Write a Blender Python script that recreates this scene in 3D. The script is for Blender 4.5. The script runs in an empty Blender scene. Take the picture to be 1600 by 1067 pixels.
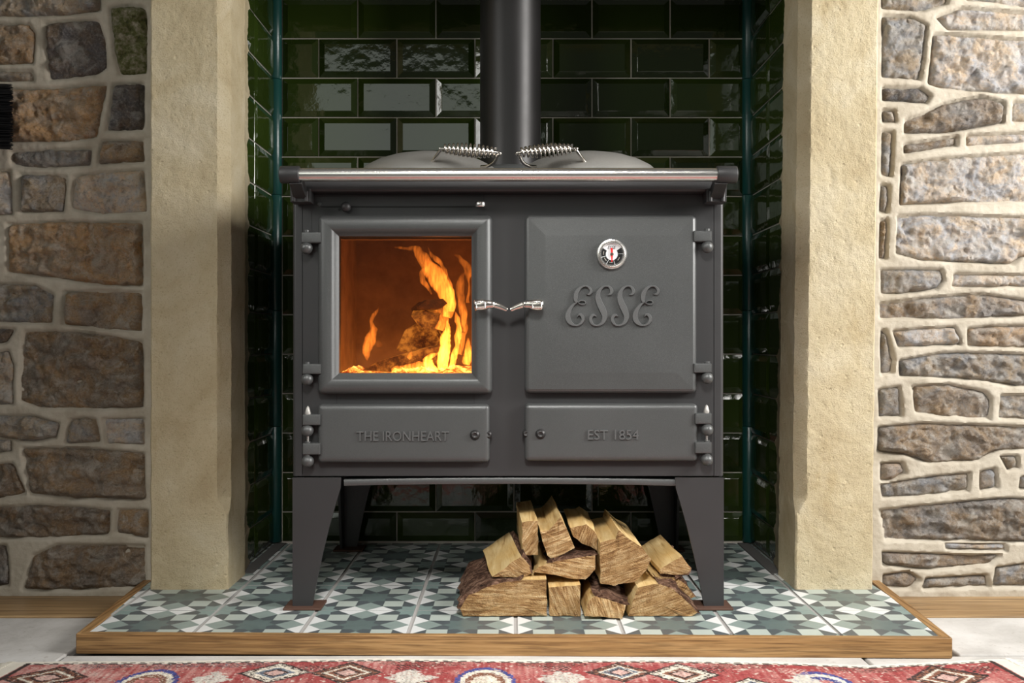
import bpy, bmesh, math, random
import numpy as np
from mathutils import Vector, Matrix, noise
from mathutils.geometry import delaunay_2d_cdt

random.seed(7)
PI = math.pi
S = bpy.context.scene
COL = S.collection

# ------------------------------------------------------------------ camera, light, exposure
F, CX, CY, CZ = 1520.0, 800.0, 533.0, 0.56      # focal length in px (1600 wide), centre, eye height
cd = bpy.data.cameras.new('camera'); cam = bpy.data.objects.new('camera', cd); COL.objects.link(cam)
cd.sensor_width = 36; cd.lens = F / 1600 * 36; cd.clip_start = 0.02
cam.location = (0, 0, CZ); cam.rotation_euler = (PI/2, 0, 0)
S.camera = cam
S.view_settings.view_transform = 'Standard'; S.view_settings.look = 'None'
S.view_settings.exposure = 0.0; S.view_settings.gamma = 1.0
S.view_settings.use_curve_mapping = False
wd = bpy.data.worlds.new('room_light'); S.world = wd; wd.use_nodes = True
wd.node_tree.nodes['Background'].inputs[0].default_value = (1.0, 0.97, 0.92, 1)
wd.node_tree.nodes['Background'].inputs[1].default_value = 0.09

def area(name, loc, target, sx, sy, power, color, spread=180):
    l = bpy.data.lights.new(name, 'AREA'); l.shape = 'RECTANGLE'; l.size = sx; l.size_y = sy
    l.energy = power; l.color = color; l.spread = math.radians(spread)
    o = bpy.data.objects.new(name, l); COL.objects.link(o); o.location = loc
    o.rotation_euler = (Vector(target) - Vector(loc)).to_track_quat('-Z', 'Y').to_euler()
    return o
area('window_light_right', (2.1, 1.12, 1.42), (-.2, 2.0, 0.55), 0.8, 1.0, 82, (1.0, 0.975, 0.94))
area('window_light_left', (-1.8, 0.45, 1.75), (.4, 1.9, 0.75), 0.6, 1.1, 4.2, (1.0, 0.99, 0.94), 70)
area('room_light_front', (.05, -.2, 2.2), (0.1, 1.62, 0.0), 0.45, 0.45, 6.5, (1.0, 0.97, 0.93), 46)
area('window_light_behind', (-.9, -2.5, 2.0), (0, 2, .8), 1.7, 1.3, 11, (.93, 1.0, .90))

# ------------------------------------------------------------------ helpers
def W(px, py, D):
    return Vector(((px - CX) * D / F, D, CZ - (py - CY) * D / F))

class MB:
    """collects shapes and links them as ONE mesh object"""
    def __init__(s): s.v = []; s.f = []; s.m = []
    def add(s, vs, fs, mi=0):
        o = len(s.v); s.v += [tuple(v) for v in vs]
        for f in fs: s.f.append([o + i for i in f]); s.m.append(mi)
        return s
    def box(s, x0, x1, y0, y1, z0, z1, mi=0):
        v = [(x, y, z) for x in (x0, x1) for y in (y0, y1) for z in (z0, z1)]
        return s.add(v, [(0,1,3,2),(4,6,7,5),(0,4,5,1),(2,3,7,6),(0,2,6,4),(1,5,7,3)], mi)
    def loft(s, loops, cap0=True, cap1=True, mi=0, closed=True):
        n = len(loops[0]); v = [p for L in loops for p in L]; f = []
        for k in range(len(loops) - 1):
            for i in range(n if closed else n - 1):
                j = (i + 1) % n
                f.append((k*n+i, k*n+j, (k+1)*n+j, (k+1)*n+i))
        if cap0: f.append(tuple(range(n))[::-1])
        if cap1: f.append(tuple(range((len(loops)-1)*n, len(loops)*n)))
        return s.add(v, f, mi)
    def tube(s, pts, rad, seg=10, flat=1.0, cap=True, mi=0, closed=False):
        pts = [Vector(p) for p in pts]; n = len(pts)
        if not hasattr(rad, '__len__'): rad = [rad] * n
        loops = []; up = None
        for i in range(n):
            a = pts[i-1] if (i or closed) else pts[0]; b = pts[(i+1) % n] if (i < n-1 or closed) else pts[-1]
            t = (b - a).normalized()
            if up is None:
                up = Vector((0, 0, 1)) if abs(t.z) < .9 else Vector((0, 1, 0))
            u = (up - t * up.dot(t)).normalized(); w = t.cross(u); up = u
            loops.append([pts[i] + (u * math.cos(q) + w * math.sin(q) * flat) * rad[i] for q in [2*PI*k/seg for k in range(seg)]])
        if closed: loops.append(loops[0]); cap = False
        return s.loft(loops, cap, cap, mi)
    def sphere(s, c, r, nu=16, nv=10, sc=(1,1,1), mi=0):
        c = Vector(c); loops = []
        for k in range(1, nv):
            a = PI * k / nv - PI/2
            loops.append([c + Vector((math.cos(a)*math.cos(2*PI*i/nu)*r*sc[0], math.cos(a)*math.sin(2*PI*i/nu)*r*sc[1], math.sin(a)*r*sc[2])) for i in range(nu)])
        return s.loft(loops, True, True, mi)
    def lathe(s, c, prof, seg=32, axis='z', mi=0, cap0=True, cap1=True):
        c = Vector(c); loops = []
        for r, h in prof:
            L = []
            for i in range(seg):
                a = 2*PI*i/seg
                p = (r*math.cos(a), r*math.sin(a), h) if axis == 'z' else ((r*math.cos(a), -h, r*math.sin(a)) if axis == 'y' else (h, r*math.cos(a), r*math.sin(a)))
                L.append(c + Vector(p))
            loops.append(L)
        return s.loft(loops, cap0, cap1, mi)
    def build(s, name, mats, parent=None, smooth=35, bevel=0, recalc=True):
        me = bpy.data.meshes.new(name); me.from_pydata(s.v, [], s.f)
        for m in (mats if isinstance(mats, (list, tuple)) else [mats]): me.materials.append(m)
        me.polygons.foreach_set('material_index', s.m)
        if recalc:
            bm = bmesh.new(); bm.from_mesh(me); bmesh.ops.recalc_face_normals(bm, faces=bm.faces); bm.to_mesh(me); bm.free()
        if smooth:
            me.polygons.foreach_set('use_smooth', [True]*len(me.polygons)); me.set_sharp_from_angle(angle=math.radians(smooth))
        me.update()
        o = bpy.data.objects.new(name, me); COL.objects.link(o)
        if parent: o.parent = parent
        if bevel:
            b = o.modifiers.new('bevel', 'BEVEL'); b.width = bevel; b.segments = 3; b.limit_method = 'ANGLE'; b.angle_limit = math.radians(40); b.harden_normals = False
        return o

def tag(o, label=None, cat=None, group=None, kind=None):
    if label: o['label'] = label
    if cat: o['category'] = cat
    if group: o['group'] = group
    if kind: o['kind'] = kind
    return o
def empty(name, label=None, cat=None, group=None, kind=None, loc=(0,0,0)):
    o = bpy.data.objects.new(name, None); COL.objects.link(o); o.location = loc; o.empty_display_size = .05
    return tag(o, label, cat, group, kind)
def rrect(x0, x1, z0, z1, r, y, seg=5):
    r = max(1e-4, min(r, (x1-x0)/2 - 1e-4, (z1-z0)/2 - 1e-4)); L = []
    for cx, cz, a0 in ((x1-r, z1-r, 0), (x0+r, z1-r, 90), (x0+r, z0+r, 180), (x1-r, z0+r, 270)):
        for k in range(seg + 1):
            a = math.radians(a0 + 90*k/seg); L.append((cx + r*math.cos(a), y, cz + r*math.sin(a)))
    return L
def slab(mb, x0, x1, z0, z1, r, ybase, prof, cap=True, mi=0):
    """rounded slab facing -Y; prof = [(inset, height)]"""
    loops = [rrect(x0+i, x1-i, z0+i, z1-i, max(r-i, .0006), ybase-h) for i, h in prof]
    return mb.loft(loops, True, cap, mi)
def crom(pts, n=8, closed=False):
    P = [np.array(p, float) for p in pts]; out = []
    N = len(P)
    for i in range(N if closed else N-1):
        p0 = P[(i-1) % N] if (closed or i) else 2*P[0]-P[1]; p1 = P[i]; p2 = P[(i+1) % N]
        p3 = P[(i+2) % N] if (closed or i < N-2) else 2*P[-1]-P[-2]
        for k in range(n):
            t = k/n
            out.append(.5*((2*p1)+(-p0+p2)*t+(2*p0-5*p1+4*p2-p3)*t*t+(-p0+3*p1-3*p2+p3)*t**3))
    if not closed: out.append(P[-1])
    return out
def text_mesh(name, txt, x0, x1, z0, z1, y, ext, mat, parent, shear=0, bev=0.0):
    cu = bpy.data.curves.new(name, 'FONT'); cu.body = txt; cu.extrude = ext; cu.shear = shear; cu.bevel_depth = 0
    cu.resolution_u = 3
    o = bpy.data.objects.new(name, cu); COL.objects.link(o)
    dg = bpy.context.evaluated_depsgraph_get(); me = bpy.data.meshes.new_from_object(o.evaluated_get(dg))
    bpy.data.objects.remove(o)
    vs = np.array([v.co[:] for v in me.vertices]); a, b = vs.min(0), vs.max(0)
    for v in me.vertices:
        c = v.co; v.co = (x0+(c.x-a[0])/(b[0]-a[0])*(x1-x0), y-c.z, z0+(c.y-a[1])/(b[1]-a[1])*(z1-z0))
    me.materials.clear(); me.materials.append(mat)
    o = bpy.data.objects.new(name, me); COL.objects.link(o); o.parent = parent
    return o

# ------------------------------------------------------------------ materials
class NT:
    def __init__(s, name):
        s.mat = bpy.data.materials.new(name); s.mat.use_nodes = True; s.t = s.mat.node_tree; s.n = s.t.nodes; s.l = s.t.links
        s.b = s.n['Principled BSDF']; s.out = s.n['Material Output']; s.x = 0
    def node(s, typ, ins=None, **kw):
        nd = s.n.new(typ); s.x -= 40; nd.location = (s.x*3, -200)
        for k, v in kw.items(): setattr(nd, k, v)
        for k, v in (ins or {}).items(): s.set(nd.inputs[k], v)
        return nd
    def set(s, sock, v):
        if hasattr(v, 'is_output') or isinstance(v, bpy.types.NodeSocket): s.l.new(v, sock)
        else: sock.default_value = v
    def coord(s, scale=(1,1,1), kind='Object'):
        c = s.node('ShaderNodeTexCoord'); 
        m = s.node('ShaderNodeMapping', {'Vector': c.outputs[kind], 'Scale': scale}); return m.outputs[0]
    def worldpos(s, scale=(1,1,1)):
        g = s.node('ShaderNodeNewGeometry'); m = s.node('ShaderNodeMapping', {'Vector': g.outputs['Position'], 'Scale': scale}); return m.outputs[0]
    def noise(s, vec, scale, detail=6, rough=.6, dist=0):
        return s.node('ShaderNodeTexNoise', {'Vector': vec, 'Scale': scale, 'Detail': detail, 'Roughness': rough, 'Distortion': dist}).outputs['Fac']
    def ramp(s, fac, stops):
        r = s.node('ShaderNodeValToRGB', {'Fac': fac}); e = r.color_ramp.elements
        while len(e) < len(stops): e.new(.5)
        for el, (p, c) in zip(e, stops):
            el.position = p; el.color = c if len(c) == 4 else (*c, 1)
        return r.outputs['Color']
    def mix(s, fac, a, b, mode='MIX'):
        m = s.node('ShaderNodeMix', data_type='RGBA', blend_type=mode)
        s.set(m.inputs[0], fac); s.set(m.inputs[6], a); s.set(m.inputs[7], b); return m.outputs[2]
    def math(s, op, a, b=0.0):
        m = s.node('ShaderNodeMath', operation=op); s.set(m.inputs[0], a); s.set(m.inputs[1], b); return m.outputs[0]
    def bump(s, h, strength=.5, dist=.002, prev=None):
        b = s.node('ShaderNodeBump', {'Height': h, 'Strength': strength, 'Distance': dist})
        if prev is not None: s.l.new(prev, b.inputs['Normal'])
        return b.outputs[0]
    def fin(s, color=None, rough=None, metal=None, normal=None, **kw):
        for k, v in (('Base Color', color), ('Roughness', rough), ('Metallic', metal), ('Normal', normal)):
            if v is not None: s.set(s.b.inputs[k], v)
        for k, v in kw.items(): s.set(s.b.inputs[k.replace('_', ' ')], v)
        return s.mat
def c4(r, g, b): return (r, g, b, 1)

def m_simple(name, col, rough=.5, metal=0, bs=0, bscale=900, spec=.5, bd=.0006):
    t = NT(name); kw = {}
    nrm = t.bump(t.noise(t.worldpos(), bscale, 3), bs, bd) if bs else None
    return t.fin(c4(*col), rough, metal, nrm, Specular_IOR_Level=spec)
M = {}
def m_cast(name, col, rough, bs):
    t = NT(name); p = t.worldpos(); n = t.noise(p, 1400, 2, .5); n2 = t.noise(p, 9, 4)
    colr = t.mix(t.math('MULTIPLY', n2, .5), c4(*col), c4(*[c*1.35 for c in col]))
    colr = t.mix(t.ramp(n, [(.45, (0,0,0)), (.75, (1,1,1))]), colr, c4(*[c*1.8 for c in col]))
    return t.fin(colr, t.math('ADD', t.math('MULTIPLY', n2, .15), rough-.07), .35, t.bump(n, bs, .0005), Specular_IOR_Level=.55)
M['body'] = m_cast('charcoal_sheet_steel', (.034, .034, .035), .45, .05)
M['cast'] = m_cast('charcoal_cast_iron', (.066, .069, .069), .38, .30)
M['lid'] = m_cast('lightened_cast_iron', (.27, .262, .245), .36, .4)  # cast iron lightened to paint in the light the lids catch
M['letter'] = m_cast('raised_iron_letter', (.105, .108, .108), .34, .2)
M['pipe'] = m_cast('black_flue_steel', (.020, .019, .019), .42, .04)
M['chrome'] = m_simple('polished_steel', (.86, .84, .81), .27, 1)
M['nickel'] = m_simple('nickel_handle', (.82, .77, .71), .2, 1)
M['black'] = m_simple('black_void', (.006, .006, .006), .6)
M['rust'] = m_simple('rusty_plate', (.090, .045, .030), .7, .2, .4, 300)
M['white'] = m_simple('dial_white', (.82, .83, .85), .35)
M['dialblack'] = m_simple('dial_black', (.012, .012, .012), .35)
M['red'] = m_simple('pointer_red', (.75, .02, .02), .35)
M['grout'] = m_simple('grey_grout', (.45, .42, .37), .8, 0, .2, 600)
M['hgrout'] = m_simple('hearth_grout', (.40, .385, .37), .7, 0, .2, 600)
M['screed'] = m_simple('dark_mortar_strip', (.075, .072, .068), .85, 0, .4, 300)

def m_tile():
    t = NT('green_glazed_tile'); p = t.worldpos()
    oi = t.node('ShaderNodeObjectInfo')
    n = t.noise(p, 16, 2, .5); n2 = t.noise(p, 70, 3, .55)
    col = t.mix(oi.outputs['Random'], c4(.012, .021, .0035), c4(.026, .044, .0065))
    nrm = t.bump(n2, .16, .002, t.bump(n, .45, .004))
    return t.fin(col, .07, 0, nrm, Specular_IOR_Level=.55)
M['tile'] = m_tile()
M['teal'] = m_simple('teal_glazed_trim', (.007, .050, .044), .32, 0, .12, 60, .5, .003)

def m_pillar():
    t = NT('tooled_sandstone'); p = t.worldpos()
    n = t.noise(p, 7, 8, .65, .5); n2 = t.noise(p, 130, 6, .75); n3 = t.noise(p, 300, 4, .7)
    st = t.noise(t.worldpos((9, 9, 3.2)), 1.0, 5, .6, 1.6)
    col = t.ramp(n, [(.28, (.42, .335, .20)), (.5, (.53, .45, .295)), (.72, (.62, .55, .40))])
    col = t.mix(t.math('MULTIPLY', t.ramp(st, [(.60, (0,0,0)), (.72, (1,1,1))]), .35), col, c4(.34, .24, .10))
    col = t.mix(t.math('MULTIPLY', t.ramp(n3, [(.32, (1,1,1)), (.45, (0,0,0))]), .45), col, c4(.24, .18, .09))
    v = t.node('ShaderNodeTexVoronoi', {'Vector': p, 'Scale': 38.0}).outputs['Distance']
    pit = t.ramp(v, [(.06, (0,0,0)), (.16, (1,1,1))])
    nrm = t.bump(pit, .4, .004, t.bump(n3, .8, .0025, t.bump(n2, .6, .004)))
    return t.fin(col, .9, 0, nrm, Specular_IOR_Level=.2)
M['pillar'] = m_pillar()

def m_stone():
    t = NT('rough_wall_stone'); p = t.worldpos(); oi = t.node('ShaderNodeObjectInfo')
    off = t.node('ShaderNodeVectorMath', operation='ADD'); t.l.new(p, off.inputs[0])
    cmb = t.node('ShaderNodeCombineXYZ', {'X': t.math('MULTIPLY', oi.outputs['Random'], 37.0), 'Z': t.math('MULTIPLY', oi.outputs['Random'], 11.0)})
    t.l.new(cmb.outputs[0], off.inputs[1]); q = off.outputs[0]
    n1 = t.noise(q, 17, 8, .68, .8); n2 = t.noise(q, 48, 9, .78, .4); n3 = t.noise(q, 190, 8, .8); n4 = t.noise(q, 22, 6, .6, 1.0)
    base = oi.outputs['Color']
    warm = t.mix(1.0, base, c4(1.10, .90, .68), 'MULTIPLY')
    grey = t.mix(1.0, base, c4(.82, .86, .95), 'MULTIPLY')
    col = t.mix(t.ramp(n1, [(.40, (0,0,0)), (.60, (1,1,1))]), grey, warm)
    dark = t.mix(1.0, base, c4(.38, .34, .31), 'MULTIPLY')
    light = t.mix(.6, base, c4(.80, .76, .69))
    col = t.mix(t.math('MULTIPLY', t.ramp(n2, [(.34, (1,1,1)), (.46, (0,0,0))]), .7), col, dark)
    col = t.mix(t.math('MULTIPLY', t.ramp(n4, [(.50, (0,0,0)), (.64, (1,1,1))]), .7), col, light)
    col = t.mix(t.math('MULTIPLY', t.ramp(n3, [(.52, (0,0,0)), (.68, (1,1,1))]), .75), col, light)
    col = t.mix(t.math('MULTIPLY', t.ramp(n3, [(.34, (1,1,1)), (.46, (0,0,0))]), .7), col, dark)
    nrm = t.bump(n3, 1.0, .010, t.bump(n2, 1.0, .020))
    return t.fin(col, .9, 0, nrm, Specular_IOR_Level=.25)
M['stone'] = m_stone()
def m_moss():
    t = NT('mossy_stone'); p = t.worldpos(); n = t.noise(p, 60, 8, .7)
    col = t.ramp(n, [(.36, (.035, .035, .014)), (.46, (.09, .095, .025)), (.55, (.17, .155, .095)), (.66, (.30, .27, .20))])
    return t.fin(col, .95, 0, t.bump(n, .9, .006))
M['moss'] = m_moss()
def m_mortar():
    t = NT('lime_mortar'); p = t.worldpos(); n = t.noise(p, 18, 6, .6); n2 = t.noise(p, 120, 6, .65)
    col = t.ramp(n, [(.3, (.37, .325, .255)), (.7, (.51, .465, .385))])
    return t.fin(col, .92, 0, t.bump(n2, .45, .003), Specular_IOR_Level=.2)
M['mortar'] = m_mortar()

def m_wood(name, c0, c1, c2, axis, rough=.45, sc=1.0):
    t = NT(name); s = [70*sc]*3; s[axis] = 2.2*sc
    p = t.worldpos(tuple(s)); n = t.noise(p, 1.0, 7, .62, 1.2)
    s2 = [240*sc]*3; s2[axis] = 7*sc; n2 = t.noise(t.worldpos(tuple(s2)), 1.0, 4, .6)
    col = t.ramp(n, [(.3, c0), (.5, c1), (.7, c2)])
    col = t.mix(t.math('MULTIPLY', t.ramp(n2, [(.46, (0,0,0)), (.62, (1,1,1))]), .7), col, c4(*[c*.55 for c in c0]))
    return t.fin(col, rough, 0, t.bump(n2, .25, .001), Specular_IOR_Level=.4)
M['oakx'] = m_wood('oak_edging', (.18, .09, .032), (.30, .17, .066), (.39, .24, .105), 0)
M['oaky'] = m_wood('oak_edging_side', (.18, .09, .032), (.30, .17, .066), (.39, .24, .105), 1)
M['board'] = m_wood('oak_floor_board', (.22, .13, .06), (.33, .21, .10), (.42, .28, .14), 0, .4, .6)

def m_flag():
    t = NT('worn_flagstone'); p = t.worldpos(); n = t.noise(p, 5, 8, .65, .4); n2 = t.noise(p, 60, 7, .7)
    col = t.ramp(n, [(.3, (.36, .345, .325)), (.5, (.50, .485, .465)), (.7, (.60, .59, .575))])
    col = t.mix(t.math('MULTIPLY', t.ramp(n2, [(.3, (1,1,1)), (.42, (0,0,0))]), .5), col, c4(.22, .18, .14))
    return t.fin(col, .75, 0, t.bump(n2, .4, .002, t.bump(n, .4, .006)), Specular_IOR_Level=.3)
M['flag'] = m_flag()

def m_pattern(name, col, k=.25):
    t = NT(name); p = t.worldpos(); n = t.noise(p, 28, 5, .6); n2 = t.noise(p, 9, 4, .6)
    c = t.mix(t.math('MULTIPLY', n, .8), c4(*[x*(1-k) for x in col]), c4(*[x*(1+k) for x in col]))
    return t.fin(c, t.math('ADD', t.math('MULTIPLY', n2, .2), .24), 0, t.bump(n2, .08, .003), Specular_IOR_Level=.4)
PAT = [m_pattern('tile_print_white', (.66, .67, .66), .06), m_pattern('tile_print_green', (.240, .298, .277)), m_pattern('tile_print_sage', (.40, .45, .41), .1),
       m_pattern('tile_print_charcoal', (.085, .100, .105)), m_pattern('tile_print_star', (.118, .156, .150)), m_pattern('tile_print_pale_star', (.215, .285, .27)),
       m_simple('tile_edge', (.3, .3, .29), .6)]

def m_log(name, kind):
    t = NT(name); oi = t.node('ShaderNodeObjectInfo'); g = t.node('ShaderNodeTexCoord').outputs['Object']
    if kind == 'end':
        rot = t.node('ShaderNodeVectorRotate', {'Vector': g, 'Axis': (0, 1, 0), 'Angle': t.math('MULTIPLY', oi.outputs['Random'], 6.0)}, rotation_type='AXIS_ANGLE').outputs[0]
        w = t.noise(t.node('ShaderNodeMapping', {'Vector': rot, 'Scale': (190, 1, 22)}).outputs[0], 1.0, 5, .65, .7)
        n = t.noise(g, 40, 6, .7); n2 = t.noise(g, 330, 3, .6)
        col = t.ramp(w, [(.38, (.15, .072, .027)), (.49, (.41, .25, .105)), (.62, (.62, .46, .25))])
        col = t.mix(t.math('MULTIPLY', t.ramp(n, [(.40, (0,0,0)), (.62, (1,1,1))]), .6), col, c4(.19, .10, .038))
        col = t.mix(t.math('MULTIPLY', oi.outputs['Random'], .5), col, t.mix(1.0, col, c4(.55, .5, .45), 'MULTIPLY'))
        col = t.mix(t.math('MULTIPLY', t.ramp(n2, [(.3, (1,1,1)), (.46, (0,0,0))]), .65), col, c4(.16, .085, .032))
        nrm = t.bump(n2, .9, .003, t.bump(w, .5, .003)); rough = .85
    elif kind == 'side':
        mp = t.node('ShaderNodeMapping', {'Vector': g, 'Scale': (70, 5, 70)}).outputs[0]
        n = t.noise(mp, 1.0, 6, .6, .6); n1 = t.noise(g, 14, 3)
        col = t.ramp(n, [(.30, (.24, .13, .045)), (.42, (.50, .34, .145)), (.7, (.70, .55, .29))])
        col = t.mix(t.math('MULTIPLY', t.ramp(n1, [(.42, (0,0,0)), (.65, (1,1,1))]), .55), col, c4(.55, .34, .11))
        nrm = t.bump(n, .8, .003); rough = .75
    else:
        n = t.noise(g, 55, 9, .72, .8); n1 = t.noise(g, 13, 4)
        col = t.ramp(n, [(.36, (.022, .012, .008)), (.48, (.13, .064, .038)), (.62, (.36, .215, .145))])
        nrm = t.bump(n, 1.0, .020); rough = .95
    return t.fin(col, rough, 0, nrm, Specular_IOR_Level=.2)
M['lend'] = m_log('log_end_grain', 'end'); M['lside'] = m_log('log_split_face', 'side'); M['bark'] = m_log('log_bark', 'bark')

# ------------------------------------------------------------------ floor, boards
fl = tag(MB().box(-3, 3, -.5, 2.6, -.06, -.012).build('floor', M['screed']), 'worn pale stone flag floor in front of the hearth', 'floor', kind='structure')
for x0, x1, y0, y1 in ((-1.9, -1.16, 1.42, 1.975), (-1.155, -.80, 1.20, 1.975), (-.795, .62, .9, 1.735), (.625, 1.28, 1.30, 1.735), (.80, 1.9, 1.74, 1.975),
                       (1.285, 2.3, 1.0, 1.735), (-1.9, -.80, .5, 1.415), (-.795, .62, -.4, .895), (.625, 2.3, -.4, .995)):
    MB().box(x0, x1, y0, y1, -.02, 0 + random.uniform(-.0008, .0008)).build('flagstone', M['flag'], fl, bevel=.004)
tag(MB().box(-1.6, -.815, 1.98, 2.15, -.012, .001).build('trim_1', M['board'], bevel=.002), 'oak floor board along the foot of the dark left stone wall', 'board', kind='structure')
tag(MB().box(.812, 1.6, 1.98, 2.15, -.012, .001).build('trim_2', M['board'], bevel=.002), 'oak floor board along the foot of the bright right stone wall', 'board', kind='structure')

# ------------------------------------------------------------------ rubble walls
WD = 2.14
def K(r, g, b): return (r, g, b)
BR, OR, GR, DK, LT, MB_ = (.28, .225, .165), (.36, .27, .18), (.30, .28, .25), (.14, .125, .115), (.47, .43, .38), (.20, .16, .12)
left = [
 ([(-60,-40),(155,-40),(157,16),(110,22),(60,25),(-60,25)], GR), ([(172,11),(200,9),(226,11),(230,30),(229,114),(188,117),(179,80)], GR),
 ([(-60,36),(46,38),(54,52),(53,99),(-60,101)], OR), ([(70,38),(100,33),(154,32),(164,60),(167,106),(150,117),(79,124),(72,80)], DK),
 ([(-60,110),(50,111),(53,126),(-60,127)], GR), ([(-60,138),(60,139),(166,132),(160,172),(151,214),(100,221),(-60,220)], OR),
 ([(178,132),(225,131),(225,203),(167,204)], DK), ([(159,220),(224,219),(225,252),(154,256)], BR),
 ([(18,237),(80,234),(143,233),(141,258),(60,262),(20,257)], GR), ([(-60,268),(16,267),(19,334),(-60,340)], LT),
 ([(31,273),(70,272),(104,276),(99,330),(33,331)], GR), ([(117,276),(160,270),(226,265),(228,330),(160,334),(112,326)], LT),
 ([(13,350),(100,346),(222,348),(223,446),(170,445),(110,437),(12,424)], OR), ([(-60,441),(55,445),(84,459),(81,504),(30,503),(-60,500)], GR),
 ([(101,456),(160,454),(222,457),(222,517),(150,512),(98,505)], BR), ([(-60,512),(23,514),(10,534),(-60,545)], DK),
 ([(38,517),(120,518),(170,524),(223,534),(224,636),(140,638),(60,636),(32,625),(34,560)], BR), ([(-60,556),(14,547),(21,570),(20,631),(-60,636)], GR),
 ([(-60,650),(50,649),(93,661),(88,683),(50,689),(-60,675)], GR), ([(110,656),(130,652),(150,654),(157,690),(102,692)], GR),
 ([(162,654),(225,654),(225,694),(168,693)], LT), ([(35,700),(120,699),(226,708),(227,779),(120,778),(47,771)], BR),
 ([(-60,686),(18,686),(17,704),(-60,715)], GR), ([(-60,728),(20,723),(40,770),(-60,788)], MB_),
 ([(-60,794),(60,789),(130,792),(173,797),(170,834),(60,840),(-60,839)], MB_), ([(185,796),(231,797),(231,840),(182,831)], BR),
 ([(52,868),(90,850),(226,852),(228,915),(120,921),(36,920)], MB_), ([(-60,853),(11,851),(14,913),(-60,920)], DK)]
right = [
 ([(1377,-40),(1482,-40),(1478,6),(1440,17),(1378,13)], GR), ([(1500,-40),(1660,-40),(1660,16),(1600,11),(1545,2),(1510,0)], LT),
 ([(1462,28),(1500,13),(1550,17),(1660,26),(1660,50),(1600,47),(1480,46)], LT), ([(1378,25),(1420,27),(1446,40),(1441,90),(1436,124),(1378,120)], GR),
 ([(1458,54),(1500,56),(1660,68),(1660,150),(1560,145),(1470,137),(1450,130)], LT), ([(1379,137),(1438,138),(1453,150),(1446,161),(1379,157)], DK),
 ([(1414,188),(1440,179),(1475,162),(1530,152),(1567,160),(1565,192),(1480,207),(1412,209)], BR), ([(1582,160),(1660,157),(1660,190),(1582,190)], GR),
 ([(1378,172),(1396,173),(1398,190),(1379,191)], GR), ([(1378,205),(1394,206),(1391,275),(1377,274)], GR),
 ([(1412,226),(1494,214),(1493,227),(1412,240)], BR), ([(1510,212),(1660,206),(1660,220),(1590,223),(1510,228)], LT),
 ([(1408,257),(1480,247),(1660,236),(1660,314),(1500,316),(1406,320)], LT), ([(1376,288),(1388,290),(1385,332),(1374,332)], GR),
 ([(1402,338),(1450,335),(1660,342),(1660,402),(1596,400),(1580,412),(1440,406),(1400,396)], LT), ([(1375,344),(1385,342),(1383,403),(1374,404)], BR),
 ([(1376,421),(1470,421),(1473,438),(1462,451),(1410,458),(1377,459)], GR), ([(1490,428),(1600,430),(1660,430),(1660,447),(1488,448)], LT),
 ([(1375,474),(1450,465),(1530,459),(1585,467),(1660,478),(1660,489),(1500,498),(1375,497)], BR), ([(1376,516),(1382,515),(1395,560),(1393,581),(1376,584)], GR),
 ([(1395,517),(1440,513),(1490,511),(1498,528),(1498,537),(1404,542)], LT), ([(1512,513),(1560,509),(1660,508),(1660,545),(1512,540)], OR),
 ([(1405,563),(1470,551),(1530,551),(1660,556),(1660,606),(1590,602),(1520,592),(1406,586)], GR), ([(1372,608),(1404,604),(1408,649),(1374,651)], GR),
 ([(1425,603),(1480,600),(1538,612),(1546,622),(1545,653),(1480,650),(1430,643)], BR), ([(1563,617),(1660,616),(1660,658),(1561,652)], GR),
 ([(1372,667),(1440,661),(1660,668),(1660,698),(1560,703),(1528,718),(1450,722),(1410,708),(1371,704)], BR), ([(1376,723),(1408,722),(1414,737),(1390,750),(1376,749)], OR),
 ([(1376,757),(1440,746),(1514,738),(1511,765),(1440,774),(1379,776)], GR), ([(1531,736),(1553,731),(1557,760),(1531,767)], GR),
 ([(1562,712),(1588,712),(1590,729),(1574,733)], GR), ([(1594,745),(1660,730),(1660,765),(1592,762)], GR),
 ([(1374,796),(1450,788),(1560,778),(1660,780),(1660,846),(1500,844),(1382,842)], BR), ([(1476,848),(1570,850),(1571,859),(1478,857)], LT),
 ([(1378,862),(1470,865),(1560,866),(1545,880),(1450,889),(1379,881)], BR), ([(1556,886),(1600,880),(1660,880),(1660,917),(1551,914)], GR),
 ([(1380,898),(1418,892),(1436,904),(1420,917),(1380,917)], BR), ([(1446,903),(1540,897),(1544,915),(1440,918)], GR)]
def wp(px, py, h=0.0):
    D = WD
    return Vector(((px-CX)*D/F, D - h, CZ-(py-CY)*D/F))
def polydist(P, poly):
    """signed distance (px): negative inside"""
    A = np.array(poly, float); B = np.roll(A, -1, 0); d = np.full(len(P), 1e9); ins = np.zeros(len(P), bool)
    for a, b in zip(A, B):
        ab = b - a; t = np.clip(((P - a) @ ab) / (ab @ ab), 0, 1); d = np.minimum(d, np.hypot(*(P - (a + t[:, None]*ab)).T))
        c = ((a[1] > P[:, 1]) != (b[1] > P[:, 1])) & (P[:, 0] < (b[0]-a[0])*(P[:, 1]-a[1])/((b[1]-a[1]) or 1e-9) + a[0]); ins ^= c
    return np.where(ins, -d, d)
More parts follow.
